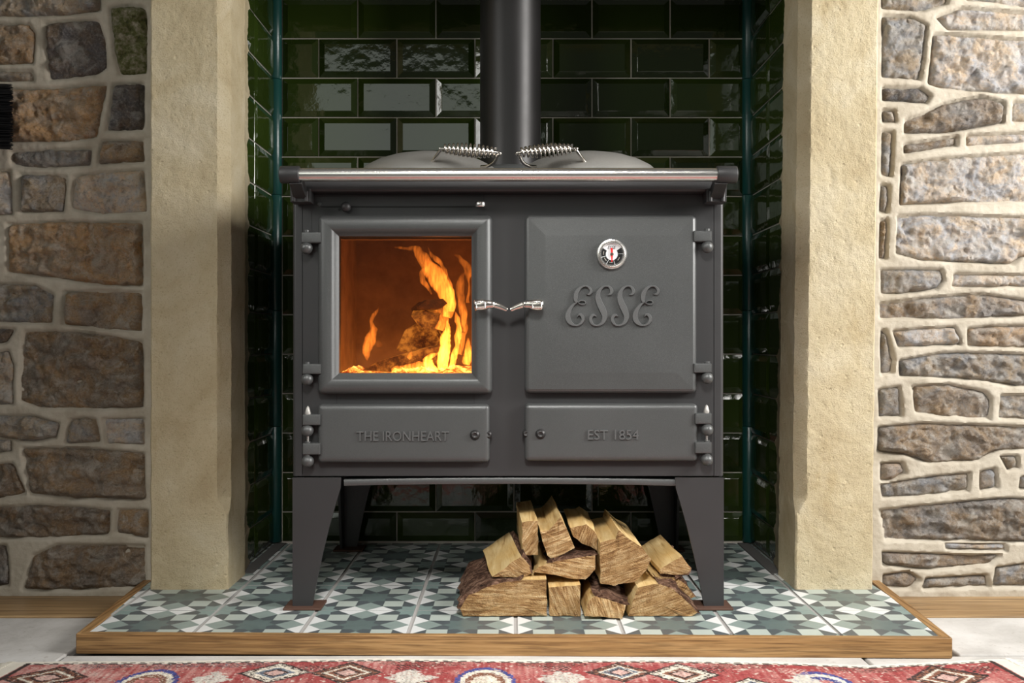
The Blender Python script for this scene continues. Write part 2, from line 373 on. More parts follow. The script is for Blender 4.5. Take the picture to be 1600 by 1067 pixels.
def rubble(name, stones, xa, xb, label, ridge, rec, seed):
    random.seed(seed)
    step = 2.6; xs = np.arange(xa, xb + .1, step); ys = np.arange(-45, 932, step); nx, ny = len(xs), len(ys)
    P = np.array([(x, y) for y in ys for x in xs]); d = np.full(len(P), 1e9)
    for poly, _ in stones: d = np.minimum(d, polydist(P, poly))
    mb = MB(); vs = []
    for (x, y), dd in zip(P, d):
        w = noise.noise((x*.03, y*.03, seed)); w2 = noise.noise((x*.15, y*.15, seed+5))
        t = min(1, max(0, (dd + .5) / 4.5)); t = t*t*(3-2*t)
        h = (-rec if dd < -3 else -rec*.4 + t * ridge) + w*.0025 + w2*.0012*t
        vs.append(wp(x, y, h))
    mb.add(vs, [(j*nx+i, j*nx+i+1, (j+1)*nx+i+1, (j+1)*nx+i) for j in range(ny-1) for i in range(nx-1)])
    x0, x1 = wp(xa, 0).x, wp(xb, 0).x; zt, zb = wp(0, -45).z, wp(0, 931).z
    mb.box(x0, x1, WD + .022, WD + .2, zb, zt)
    # the wall goes on outside the picture
    xo = -2.0 if xa < 0 else 2.0
    mb.box(min(xo, x0 if xa < 0 else x1), max(xo, x0 if xa < 0 else x1), WD - .004, WD + .2, 0, zt)
    mb.box(min(xo, x0, x1), max(xo, x0, x1), WD - .004, WD + .2, zt, 1.75)
    wall = tag(mb.build(name, M['mortar'], smooth=60), label, 'wall', kind='structure')
    extra = []
    for r in range(9):
        y0 = -40 + r*108; x = (-80 if xa < 0 else 1680)
        while abs(x - 800) < 1900:
            wdt = random.uniform(70, 190); a, b = (x - wdt, x) if xa < 0 else (x, x + wdt)
            hh = random.uniform(80, 94); j = lambda: random.uniform(-5, 5)
            extra.append(([(a+j(), y0+j()), ((a+b)/2, y0+j()), (b+j(), y0+j()), (b+j(), y0+hh+j()), ((a+b)/2, y0+hh+j()), (a+j(), y0+hh+j())], random.choice((BR, GR, LT, OR))))
            x += -(wdt + 16) if xa < 0 else wdt + 16
    for k, (poly, colr) in enumerate(stones + extra):
        far = k >= len(stones)
        A = np.array(poly, float); c = A.mean(0); per = []
        stp = 16 if far else 3.4
        for a, b in zip(A, np.roll(A, -1, 0)):
            n = max(2, int(np.hypot(*(b-a)) / stp))
            for q in range(n): per.append(a + (b-a)*q/n)
        per = np.array(per)
        for _ in range(2): per = (np.roll(per, 1, 0) + 2*per + np.roll(per, -1, 0)) / 4
        sd = random.uniform(0, 99)
        nv = lambda x, y, f, o=0: noise.noise((x*f, y*f, sd + o))
        for p in per:
            d_ = (p - c)/max(1, np.hypot(*(p - c))); p += d_*(nv(p[0], p[1], .07)*2.4 + nv(p[0], p[1], .2, 9)*2.0)
        base = random.uniform(.004, .011); tilt = (random.uniform(-.00010, .00010), random.uniform(-.00010, .00010))
        size = math.sqrt(abs(sum(A[i][0]*A[i-1][1]-A[i-1][0]*A[i][1] for i in range(len(A))))/2); amp = min(.013, .00010*size + .004)
        lo, hi = per.min(0), per.max(0)
        G = np.array([(x + random.uniform(-.3, .3)*stp + (.5*stp if r_ % 2 else 0), y + random.uniform(-.3, .3)*stp) for r_, y in enumerate(np.arange(lo[1], hi[1], stp*.9)) for x in np.arange(lo[0], hi[0], stp)])
        G = G[polydist(G, per) < -stp*.55]
        pts2 = np.vstack([per, G]); nb = len(per)
        vo, eo, fo_, *_r = delaunay_2d_cdt([Vector(p) for p in pts2], [(i, (i+1) % nb) for i in range(nb)], [], 1, 1e-4)
        VO = np.array([v[:] for v in vo]); dd = -polydist(VO, per); V = []
        for (x, y), d_ in zip(VO, dd):
            t_ = min(1, max(0, d_/7.0)); t_ = math.sqrt(t_)
            ro = nv(x, y, .018)*.9 + nv(x*.7, y*1.5, .05, 3)*.75 + abs(nv(x, y, .035, 20))*1.2 - .3 + nv(x, y, .13, 7)*.38 + nv(x, y, .29, 8)*.24
            V.append(wp(x, y, -.004 + t_*(base + .004 + ro*amp*(.35 + .65*t_) + tilt[0]*(x-c[0]) + tilt[1]*(y-c[1]))))
        mbs = MB(); mbs.add(V, [tuple(f) for f in fo_])
        edge_c = {}
        for f in fo_:
            for a, b in zip(f, list(f[1:]) + [f[0]]): edge_c[(a, b)] = 1
        rim = [(a, b) for (a, b) in edge_c if (b, a) not in edge_c]
        mp = {}; 
        for a, b in rim:
            for q in (a, b):
                if q not in mp: mp[q] = len(mbs.v); mbs.v.append(tuple(Vector(V[q]) + Vector((0, rec + .006, 0))))
        for a, b in rim: mbs.f.append([b, a, mp[a], mp[b]]); mbs.m.append(0)
        o = mbs.build('stone', M['moss'] if (name == 'wall_left' and k == 1) else M['stone'], wall, smooth=50, recalc=True)
        j = random.uniform(.85, 1.15)
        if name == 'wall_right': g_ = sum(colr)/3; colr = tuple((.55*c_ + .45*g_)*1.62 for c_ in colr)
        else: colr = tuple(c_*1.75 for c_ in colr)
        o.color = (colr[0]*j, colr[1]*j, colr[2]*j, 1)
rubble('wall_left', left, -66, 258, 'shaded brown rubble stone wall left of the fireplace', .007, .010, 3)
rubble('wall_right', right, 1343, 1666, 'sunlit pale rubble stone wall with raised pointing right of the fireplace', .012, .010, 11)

# ------------------------------------------------------------------ pillars
def pillar(sgn, label, seed):
    zs = list(np.arange(.036, 1.46, .0038)); loops = []
    for z in zs:
        t = min(1, max(0, (z - .195)/.035)); ch = .003 + t*.020
        lean = (z - .036)*(.0105 if sgn > 0 else 0)
        xo = .7625 if sgn > 0 else .765; xi = .598 if sgn > 0 else .600
        pts = [(xo, 2.30), (xo, 2.20), (xo, 2.12), (xo, 2.060), (xo-.004, 2.055)]
        n = 40
        for k in range(1, n): pts.append((xo-.004 + (xi+ch-xo+.004)*k/n, 2.055))
        pts += [(xi+ch, 2.055)] + [(xi+ch*(1-q/5), 2.055+ch*q/5) for q in range(1, 5)] + [(xi, 2.055+ch)] + [(xi, 2.055+ch + (2.186-2.055-ch)*q/24) for q in range(1, 24)] + [(xi, 2.186), (xi+.004, 2.19), (xi+.02, 2.30)]
        L = []
        for k, (x, y) in enumerate(pts):
            d = .0016*noise.noise((x*12+seed, y*9, z*12)) + .0010*noise.noise((x*45+seed, y*45, z*45)) + .0010*noise.noise((x*120+seed, y*120, z*105)) + .0030*max(0, noise.noise((x*34+seed, y*34, z*26+9))-.42) + .0007*noise.noise((x*210, y*210, z*210+seed))
            dx = .0014*noise.noise((z*22, x*9, seed+9)) + (.0010*noise.noise((y*130, z*110, seed)) if y > 2.056 and abs(x - xi) < .03 else 0)
            L.append((sgn*(x + lean + dx), y + d, z))
        loops.append(L)
    return tag(MB().loft(loops).build('stone_pillar', M['pillar'], smooth=40), label, 'pillar', kind='structure')
pillar(-1, 'dressed sandstone pillar left of the stove beside the dark wall', 2)
pillar(1, 'pale dressed sandstone pillar right of the stove beside the bright wall', 17)
# unseen lintel added above the picture to shade the alcove
tag(MB().box(-.80, .80, 2.05, 2.25, 1.46, 1.75).build('trim_3', M['pillar'], bevel=.01), 'unseen sandstone lintel added across the two pillars to shade the alcove', 'lintel', kind='structure')

# ------------------------------------------------------------------ tiled alcove
BD = 2.530; ROW0, RP, TP = 1.0397, .1025, .203
tcache = {}
def metro(w, h):
    key = (round(w, 4), round(h, 4))
    if key in tcache: return tcache[key]
    mb = MB(); b = min(.0135, w*.3, h*.3)
    def rc(i, y): return [(-w/2+i, y, -h/2+i), (w/2-i, y, -h/2+i), (w/2-i, y, h/2-i), (-w/2+i, y, h/2-i)]
    mb.loft([rc(0, .004), rc(0, -.0005), rc(.0008, -.0015), rc(b-.0006, -.0052), rc(b+.0012, -.006)], True, True)
    o = mb.build('tile', M['tile'], smooth=8); tcache[key] = o.data; bpy.data.objects.remove(o); return tcache[key]
def put_tile(parent, w, h, mat):
    o = bpy.data.objects.new('tile', metro(w, h)); COL.objects.link(o); o.parent = parent
    j = Matrix.Rotation(random.uniform(-.010, .010), 4, 'X') @ Matrix.Rotation(random.uniform(-.010, .010), 4, 'Z')
    o.matrix_world = mat @ j
J = .0034
wb = tag(MB().box(-.66, .66, BD + .001, BD + .12, 0, 1.75).build('wall_back', M['grout']), 'back wall of the alcove in dark green bevelled brick tiles', 'wall', kind='structure')
rows = [(ROW0 - RP*k, k) for k in range(-6, 10)]
for z1, k in rows:
    z0 = z1 - RP
    zz0, zz1 = max(z0, .040), z1
    if zz1 - zz0 < .015: continue
    ph = .005 + (0 if k % 2 == 0 else TP/2)
    x = ph - TP*5
    while x < .62:
        a, b = max(x, -.598), min(x + TP, .604)
        if b - a > .02:
            put_tile(wb, b-a-J, zz1-zz0-J, Matrix.Translation(((a+b)/2, BD - .0005, (zz0+zz1)/2)))
        x += TP
for sgn, nm, lab in ((-1, 'wall_alcove_left', 'left side wall of the alcove in glossy green tiles'), (1, 'wall_alcove_right', 'right side wall of the alcove in dark green tiles')):
    X = .621
    w = tag(MB().box(min(sgn*(X+.001), sgn*(X+.1)), max(sgn*(X+.001), sgn*(X+.1)), 2.19, 2.66, 0, 1.75).build(nm, M['grout']), lab, 'wall', kind='structure')
    for z1, k in rows:
        zz0 = max(z1 - RP, .040)
        if z1 - zz0 < .015: continue
        for a, b in ((2.192, 2.337), (2.337, 2.522)):
            put_tile(w, b-a-J, z1-zz0-J, Matrix.Translation((sgn*(X-.0005), (a+b)/2, (zz0+z1)/2)) @ Matrix.Rotation(sgn*PI/2*-1, 4, 'Z'))
    tr = empty('trim_4' if sgn < 0 else 'trim_5', ('left' if sgn < 0 else 'right') + ' corner trim of teal glazed pencil tiles in the alcove', 'trim', kind='structure')
    z = .04
    while z < 1.7:
        L = []
        for zc in (z + .0005, z + .0015, z + .1985 + .10, z + .1995 + .10):
            r = .0165 if zc in (z + .0005, z + .1995 + .10) else .0175
            L.append([(sgn*(.6245 - .009 - r*math.cos(q)), 2.5345 - .006 - r*math.sin(q), zc) for q in [2*PI*i/14 for i in range(14)]])
        MB().loft(L).build('tile', M['teal'], tr, smooth=50); z += .30

# ------------------------------------------------------------------ hearth
HT = .036
he = tag(MB().box(-.772, .768, 1.755, 2.54, 0, HT-.0025).build('hearth', M['hgrout']), 'raised hearth of star patterned grey green tiles with oak edging', 'hearth')
def clip(poly, planes):
    for (nx, ny, c) in planes:
        out = []
        for i in range(len(poly)):
            a, b = poly[i-1], poly[i]; da, db = nx*a[0]+ny*a[1]-c, nx*b[0]+ny*b[1]-c
            if (da < 0) != (db < 0):
                t = da/(da-db); out.append((a[0]+(b[0]-a[0])*t, a[1]+(b[1]-a[1])*t))
            if db < 0: out.append(b)
        poly = out
        if len(poly) < 3: return []
    return poly
A_ = 1 - 1/math.sqrt(2)
def pattern():
    P = []
    for q in range(4):
        ca, sa = round(math.cos(q*PI/2)), round(math.sin(q*PI/2))
        R = lambda u, v: (u*ca - v*sa, u*sa + v*ca)
        a = A_
        P.append(([R(0, 1-2*a), R(a, 1-a), R(0, 1), R(-a, 1-a)], 1))              # green lozenge
        P.append(([R(0, 1), R(a, 1-a), R(2*a, 1)], 0)); P.append(([R(0, 1), R(-2*a, 1), R(-a, 1-a)], 0))  # white halves along the joint
        P.append(([R(a, a), R(1-a, a), R(1-a, 1-a), R(a, 1-a)], 2))             # sage square
        r = (1-2*a); k = .70
        for s in (1, -1):
            an = PI/2 - s*PI/8; inn = (r*k*math.cos(an), r*k*math.sin(an))
            P.append(([R(0, 1-2*a), R(*inn), R(s*a, a), R(s*a, 1-a)], 3))        # charcoal kites
            # the same kites round the corner stars
        c1 = (1, 1)
        for (p0, p1, p2) in (((2*a, 1), (a, 1-a), (1-a, 1-a)), ((1, 2*a), (1-a, a), (1-a, 1-a))):
            # kite: tip at p1 (lozenge side corner), arms p0 and p2 on the corner octagon
            m = ((p0[0]+p2[0])/2 - 1, (p0[1]+p2[1])/2 - 1); L = math.hypot(*m); inn = (1 + m[0]/L*r*k, 1 + m[1]/L*r*k)
            P.append(([R(*p1), R(*p0), R(*inn), R(*p2)], 3))
        m1 = ((2*a + 1-a)/2 - 1, (1 + 1-a)/2 - 1); L = math.hypot(*m1); i1 = (1+m1[0]/L*r*k, 1+m1[1]/L*r*k); i2 = (i1[1], i1[0])
        P.append(([R(1, 1), R(2*a, 1), R(*i1), R(1-a, 1-a), R(*i2), R(1, 2*a)], 5))
    star = []
    r = 1 - 2*A_
    for i in range(8):
        an = i*PI/4; star.append((r*math.cos(an), r*math.sin(an))); an += PI/8; star.append((r*.70*math.cos(an), r*.70*math.sin(an)))
    for i in range(8):
        P.append(([(0, 0), star[2*i-1], star[2*i], star[2*i+1]], 4))
    return P
PATT = pattern()
HP = .1935; GX, GY = .0075, .002
lineL = (-.781, 1.743, -.810, 2.147); lineR = (.777, 1.717, .806, 2.147)
def half(x0, y0, x1, y1, inset, left_in):
    dx, dy = x1-x0, y1-y0; L = math.hypot(dx, dy); nx, ny = dy/L, -dx/L     # normal to the right of travel
    if left_in: nx, ny = nx, ny
    c = nx*x0 + ny*y0
    return nx, ny, c
def plane_for(p, q, inside, inset):
    dx, dy = q[0]-p[0], q[1]-p[1]; L = math.hypot(dx, dy); n = (dy/L, -dx/L); c = n[0]*p[0]+n[1]*p[1]
    if n[0]*inside[0]+n[1]*inside[1]-c > 0: n = (-n[0], -n[1]); c = -c
    return n[0], n[1], c - inset
FW = .019
ins = (0, 1.95)
planes = [plane_for((-.781, 1.743), (-.810, 2.147), ins, FW), plane_for((.777, 1.717), (.806, 2.147), ins, FW), plane_for((-.781, 1.743), (.777, 1.717), ins, FW*.72), (0, 1, 2.528)]
def tile_obj(cx, cy):
    h = HP/2; sx, sy = (HP-GX)/2, (HP-GY)/2
    faces = []
    for poly, mi in PATT:
        pw = [(cx+u*sx, cy+v*sy) for u, v in poly]
        if mi in (1, 2, 4, 0): pass
        c = clip(pw, planes) if abs(cx) > .55 or cy < 1.83 or cy > 2.4 else pw
        if len(c) >= 3: faces.append((c, mi))
    if not faces: return
    mb = MB()
    for c, mi in faces:
        n = len(c); mb.add([(x, y, HT) for x, y in c], [tuple(range(n))], mi)
    rim = clip([(cx-sx, cy-sy), (cx+sx, cy-sy), (cx+sx, cy+sy), (cx-sx, cy+sy)], planes)
    n = len(rim)
    if n < 3: return
    mb.add([(x, y, HT) for x, y in rim] + [(x, y, HT-.009) for x, y in rim], [(i, (i+1) % n, n+(i+1) % n, n+i) for i in range(n)], 6)
    o = mb.build('tile', PAT, he, smooth=0, recalc=False)
    bm = bmesh.new(); bm.from_mesh(o.data)
    for f in bm.faces:
        f.normal_update()
        if abs(f.normal.z) > .5 and f.normal.z < 0: f.normal_flip()
    bm.to_mesh(o.data); bm.free()
    o.location.z = random.uniform(-.0004, .0003)
for j in range(5):
    for i in range(-5, 5):
        tile_obj(.007 + HP*(i+.5), 1.8965 - HP/2 + HP*j)
def rail(pts, mat, name='edging_rail'):
    n = len(pts); MB().loft([[(x, y, 0) for x, y in pts], [(x, y, HT+.0006) for x, y in pts]]).build(name, mat, he, smooth=0, bevel=.0018)
fy = lambda x, o=0: 1.743 + (x + .781)*(1.717-1.743)/1.558 + o
rail([(-.7815, fy(-.7815)), (.7775, fy(.7775)), (.7775-FW, fy(.7775, FW*.72)), (-.7815+FW, fy(-.7815, FW*.72))], M['oakx'])
rail([(-.7817, fy(-.781)+.0003), (-.7815+FW, fy(-.781, FW*.72)+.0003), (-.809+FW, 2.138), (-.810, 2.138)], M['oaky'])
rail([(.7777, fy(.777)+.0003), (.7775-FW, fy(.777, FW*.72)+.0003), (.805-FW, 2.138), (.806, 2.138)], M['oaky'])
for sgn in (-1, 1):
    MB().box(min(sgn*.585, sgn*.614), max(sgn*.585, sgn*.614), 2.195, 2.525, HT-.004, HT+.0022).build('mortar_strip', M['screed'], he, bevel=.001)

# ------------------------------------------------------------------ stove
D0 = 1.91; k0 = D0 / F
def sx(px, D=D0): return (px-CX)*D/F
def sz(py, D=D0): return CZ-(py-CY)*D/F
st = empty('range_stove', 'charcoal cast iron range stove with a lit fire standing in the tiled alcove', 'stove', loc=(0, 1.91, HT))
def part(mb, name, mats, parent=None, label=None, **kw):
    o = mb.build(name, mats, None, **kw)
    o.parent = parent or st
    o.matrix_parent_inverse = Matrix.Translation((0, -1.91, -HT))
    if label: o['label'] = label
    return o
def sub(mb, name, mats, parent, label=None, **kw):
    o = mb.build(name, mats, parent, **kw)
    if label: o['label'] = label
    return o
BL, BR_ = sx(457), sx(1131); BT, BB = sz(303), sz(743); BACK = 2.47
hx0, hx1, hz1, hz0 = sx(516), sx(750), sz(355), sz(600)
mb = MB(); th = .008
r = .007
# front panel in four pieces round the fire opening, with rounded outer corners
def corner_col(mb, xo, sgn, z0, z1):
    L = []
    for z in (z0, z1):
        P = [(xo + sgn*.02, D0)]
        for q in range(6):
            a = q/5*PI/2; P.append((xo + sgn*(r - r*math.sin(a)), D0 + r - r*math.cos(a)))
        P += [(xo, D0+.03), (xo + sgn*.02, D0+.03)]
        L.append([(x, y, z) for x, y in P])
    mb.loft(L)
corner_col(mb, BL, 1, BB, BT); corner_col(mb, BR_, -1, BB, BT)
mb.box(BL+.019, hx0, D0, D0+th, BB, BT); mb.box(hx1, BR_-.019, D0, D0+th, BB, BT)
mb.box(hx0, hx1, D0, D0+th, hz1, BT); mb.box(hx0, hx1, D0, D0+th, BB, hz0)
mb.box(BL, BL+.006, D0+.02, BACK, BB, BT); mb.box(BR_-.006, BR_, D0+.02, BACK, BB, BT)
mb.box(BL, BR_, BACK-.008, BACK, BB, BT); mb.box(BL+.004, BR_-.004, D0+.005, BACK, BB+.004, BB+.012)
mb.box(BL+.004, BR_-.004, D0+.005, BACK, BT-.01, BT)
part(mb, 'body', M['body'], smooth=30)
# legs: an L of two tapering curved plates
inner = [(537, 748), (536, 762), (529, 785), (518, 824), (508, 866), (499, 908), (492, 948)]
def leg(sgn, rear):
    mb = MB(); outx = BL if sgn < 0 else BR_
    prof = []
    for px, py in inner:
        w = (px-461)*k0; prof.append((w, sz(py)))
    top = prof[0][1] + .003; n = len(prof)
    yf = D0 if not rear else BACK - .006
    def plate(fn):
        L = []
        for t in (0, .006):
            L.append([fn(0, top, t)] + [fn(w, z if i else top, t) for i, (w, z) in enumerate(prof)] + [fn(0, HT+.004, t)])
        mb.loft(L)
    s = 1 if sgn < 0 else -1
    bot = HT + .0045
    prof[-1] = (prof[-1][0], bot)
    plate(lambda w, z, t: (outx + s*w + (s*.0 if True else 0), yf + t, max(z, bot)))
    dr = 1 if not rear else -1
    y0 = D0 if not rear else BACK
    plate(lambda w, z, t: (outx + s*t, y0 + dr*(w*.9 + .0005), max(z, bot)))
    o = part(mb, 'leg', M['body'], smooth=25)
    fp = MB(); xc = outx + s*.022; yc = D0 + .012 if not rear else BACK - .02
    fp.box(xc-.037, xc+.037, yc-.030, yc+.034, HT+.0008, HT+.0048)
    sub(fp, 'foot_plate', M['rust'], o, 'rusty brown steel foot plate', bevel=.0008)
    return o
for rear in (False, True):
    for sgn in (-1, 1): leg(sgn, rear)
# heat shield tray under the body
mb = MB(); x0, x1 = sx(537), sx(1056)
L = []
for x in np.linspace(x0, x1, 9):
    e = 1 - abs((x - (x0+x1)/2)/((x1-x0)/2))**6*0.0; zt = sz(748) + .004*(1-((x-(x0+x1)/2)/((x1-x0)/2))**2)
    L.append([(x, D0+.012, zt), (x, D0+.004, zt-.002), (x, D0+.002, zt-.007), (x, D0+.004, zt-.0135), (x, D0+.012, zt-.015), (x, BACK-.05, zt-.015), (x, BACK-.05, zt-.004)])
part(mb.loft(L), 'heat_shield', M['cast'], smooth=40)
for s, xo in ((1, BL+.008), (-1, BR_-.008)):
    part(MB().box(min(xo, xo+s*.1), max(xo, xo+s*.1), D0+.03, BACK-.03, BB-.006, BB+.004), 'bottom_rail', M['black'])
# hob plate
HZ0, HZ1 = sz(298, 1.875), .884
mb = MB(); 
loops = []
for i, z in ((.004, HZ0), (.0, HZ0+.004), (0, HZ1-.006), (.003, HZ1-.001), (.008, HZ1)):
    loops.append([(x, y, z) for x, y in ((-.428+i, 1.875+i), (.414-i, 1.875+i), (.414-i, 2.485-i), (-.428+i, 2.485-i))])
hob = part(mb.loft(loops), 'hob', M['body'], smooth=40)
# towel rail with cast end brackets
rz = sz(272.5, 1.832); rr = .0128
rl = part(MB().tube([(sx(462, 1.832), 1.832, rz), (0, 1.832, rz), (sx(1124, 1.832), 1.832, rz)], rr, 24), 'rail', M['chrome'], label='polished steel front rail', smooth=50)
for a, b, s in ((438, 469, -1), (1119, 1151, 1)):
    mb = MB(); xa, xb = sx(a, 1.832), sx(b, 1.832); e = .0025
    pr = [(.0135, xa), (.0158, xa+.0005), (.0165, xa+e), (.0165, xb-e), (.0158, xb-.0005), (.0135, xb)]
    mb.lathe((0, 1.832, rz), pr, 28, 'x')
    xm = (xa+xb)/2 - s*.004
    xi = xm - s*.007
    # arm: web curling back and down to a bolted foot on the hob edge
    arm = [(1.832, rz-.010, .0120), (1.850, rz-.020, .0115), (1.868, rz-.030, .013), (1.892, rz-.036, .015)]
    L = []
    for y, z, w in arm: L.append([(xi-w, y-.006, z-.008), (xi+w, y-.006, z-.008), (xi+w, y+.006, z+.008), (xi-w, y+.006, z+.008)])
    mb.loft(L); mb.box(xi-.019, xi+.019, 1.868, 1.905, rz-.046, rz-.020)
    for q in (-.012, .012): mb.tube([(xi+q, 1.866, rz-.026), (xi+q, 1.866, rz-.046)], .0042, 8)
    sub(mb, 'rail_bracket', M['body'], rl, 'cast iron rail bracket', smooth=40, bevel=.0008).matrix_parent_inverse = Matrix.Translation((0, 0, 0))
# flue collar
part(MB().lathe((-.004, 2.375, 0), [(.098, .880), (.098, .970), (.094, .976), (.060, .977)], 48), 'flue_collar', M['cast'], smooth=40)
# lids with sprung handles
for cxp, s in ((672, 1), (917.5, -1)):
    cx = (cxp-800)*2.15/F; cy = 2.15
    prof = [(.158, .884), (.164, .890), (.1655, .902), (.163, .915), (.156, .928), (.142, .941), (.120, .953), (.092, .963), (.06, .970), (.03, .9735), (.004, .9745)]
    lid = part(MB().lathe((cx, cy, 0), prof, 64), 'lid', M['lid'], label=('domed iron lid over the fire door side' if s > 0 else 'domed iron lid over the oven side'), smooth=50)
    Dh = 1.975
    def HPt(px, py, D): return W(px, py, D) if s > 0 else W(2*794.5 - px, py, D)
    ax = [HPt(694, 232, Dh), HPt(775, 238, Dh)]
    a, b = Vector(ax[0]), Vector(ax[1]); b.y += -.004
    mb = MB()
    wire = crom([HPt(664, 254, 2.012), HPt(674, 253, 2.000), HPt(682, 243, 1.985), HPt(689, 234, 1.976), a, b, HPt(777, 243, 1.974), HPt(772, 253, 1.985), HPt(762, 259, 2.0), HPt(752, 260, 2.02)], 5)
    mb.tube([Vector(p) for p in wire], .0034, 8)
    n = 12; t = (b-a).normalized(); u = (Vector((0,0,1)) - t*t.z).normalized(); w = t.cross(u); pts = []
    for i in range(n*18+1):
        q = i/(n*18); ang = 2*PI*n*q; rad = .0078 + .0052*math.sin(PI*q)**1.0
        pts.append(a + (b-a)*(.01+.98*q) + (u*math.cos(ang) + w*math.sin(ang))*rad)
    mb.tube(pts, .0025, 7)
    sub(mb, 'spring_handle', M['nickel'], lid, 'coiled bright steel spring handle', smooth=60)

# doors ------------------------------------------------------------
def knob(mb, px, py, r, D=1.893): mb.sphere((sx(px, D), D, sz(py, D)), r*D/F, 16, 10)
def hinge(door, xa, xb, ya, yb, ball=None, tip=None, pin=None):
    mb = MB(); D = 1.887
    x0, x1 = sx(min(xa, xb), D), sx(max(xa, xb), D)
    slab(mb, x0, x1, sz(yb, D), sz(ya, D), .002, D0-.001, [(0, 0), (0, .021), (.001, .0225), (.003, .023)])
    sub(mb, 'hinge', M['cast'], door, smooth=35)
    if ball:
        kb = MB(); knob(kb, ball[0], ball[1], 9.6)
        kb.tube([(sx(ball[0], 1.893), 1.893, sz(ya-3, 1.893)), (sx(ball[0], 1.893), 1.893, sz(ball[1], 1.893))], .0055, 10)
        sub(kb, 'hinge_knob', M['cast'], door, smooth=60)
    if tip:
        tb = MB(); c = (sx(tip[0], 1.893), 1.893, 0)
        tb.lathe(c, [(.0055, sz(ya+2)), (.0062, sz(tip[1]+4)), (.0048, sz(tip[1])), (.0030, sz(tip[1]-5)), (.001, sz(tip[1]-7))], 12)
        sub(tb, 'hinge_tip', M['lid'], door, 'small bright hinge pin tip', smooth=40)
    if pin:
        pb = MB(); pb.tube([(sx(pin[0], 1.893), 1.893, sz(pin[1])), (sx(pin[0], 1.893), 1.893, sz(pin[2]))], .0026, 8); sub(pb, 'hinge_pin', M['chrome'], door, smooth=60)
DD = 1.897   # scale depth of the door outlines
def handle(door, mirror, D=1.868):
    f = (lambda px: px) if not mirror else (lambda px: 2*795 - px)
    mb = MB(); P = [(741.0, 476.2, 4.5), (743, 476, 8.2), (750, 475.8, 9.0), (757, 475.4, 8.4), (763, 474.9, 6.6), (770, 475.3, 5.6), (777, 476.9, 5.0), (785, 480.0, 4.1), (791.5, 483.4, 3.0), (792.6, 484.0, 1.6)]
    P = crom(P, 4)
    mb.tube([W(f(p[0]), p[1], D + (.004 if p[0] > 770 else 0)) for p in P], [p[2]*D/F for p in P], 14, flat=.62)
    mb.tube([W(f(750), 476, D), W(f(750), 476, D0-.01)], .0065, 12)
    sub(mb, 'handle', M['nickel'], door, 'bright nickel lever handle', smooth=50)
    ib = MB(); a, b = sorted((f(743.5), f(759)))
    slab(ib, sx(a, D), sx(b, D), sz(482, D), sz(471.5, D), .002, D, [(0, 0), (0, .0066), (.0012, .0074), (.004, .0045)])
    sub(ib, 'handle_boss', M['chrome'], door, smooth=20)
# fire door
mb = MB(); x0, x1, z0, z1 = sx(497, DD), sx(769, DD), sz(615, DD), sz(336, DD)
prof = [(0, 0), (0, .010), (.0012, .0145), (.004, .0185), (.0085, .0215), (.0135, .0232), (.0255, .0236), (.0295, .0215), (.0335, .016), (.0375, .0105), (.0400, .0085), (.0408, .0), (.0408, -.012)]
L = [rrect(x0+i, x1-i, z0+i, z1-i, max(.010-i, .0005), D0-.001-h) for i, h in prof]
fd = part(mb.loft(L + [rrect(x0+.02, x1-.02, z0+.02, z1-.02, .0005, D0+.011), rrect(x0+.001, x1-.001, z0+.001, z1-.001, .009, D0-.001)], False, False), 'fire_door', M['cast'], smooth=32)
hinge(fd, 471, 502, 362, 379, (479, 387)); hinge(fd, 472.5, 502, 568, 584, (480, 592)); handle(fd, False)
t = NT('smoky_glass')
tr = t.node('ShaderNodeBsdfTransparent', {'Color': c4(.86, .78, .68)}); gl = t.node('ShaderNodeBsdfGlossy', {'Color': c4(1,1,1), 'Roughness': .05}); fr = t.node('ShaderNodeFresnel', {'IOR': 1.35})
mx = t.node('ShaderNodeMixShader', {0: fr.outputs[0], 1: tr.outputs[0], 2: gl.outputs[0]}); t.l.new(mx.outputs[0], t.out.inputs[0]); t.n.remove(t.b); M['glass'] = t.mat
sub(MB().box(x0+.036, x1-.036, D0-.0045, D0-.0015, z0+.036, z1-.036), 'glass_pane', M['glass'], fd, 'smoke tinted glass pane')
# oven door
mb = MB(); x0, x1, z0, z1 = sx(820, DD), sx(1088, DD), sz(613.5, DD), sz(336, DD)
slab(mb, x0, x1, z0, z1, .010, D0-.001, [(0, 0), (0, .011), (.0012, .0150), (.0040, .0182), (.0080, .0202), (.0380, .0220), (.0400, .0222)])
od = part(mb, 'oven_door', M['cast'], smooth=6)
hinge(od, 1084, 1112, 360, 377, (1105, 385.5)); hinge(od, 1084, 1112, 567, 582, (1105, 590)); handle(od, True)
YF = D0 - .001 - .0222
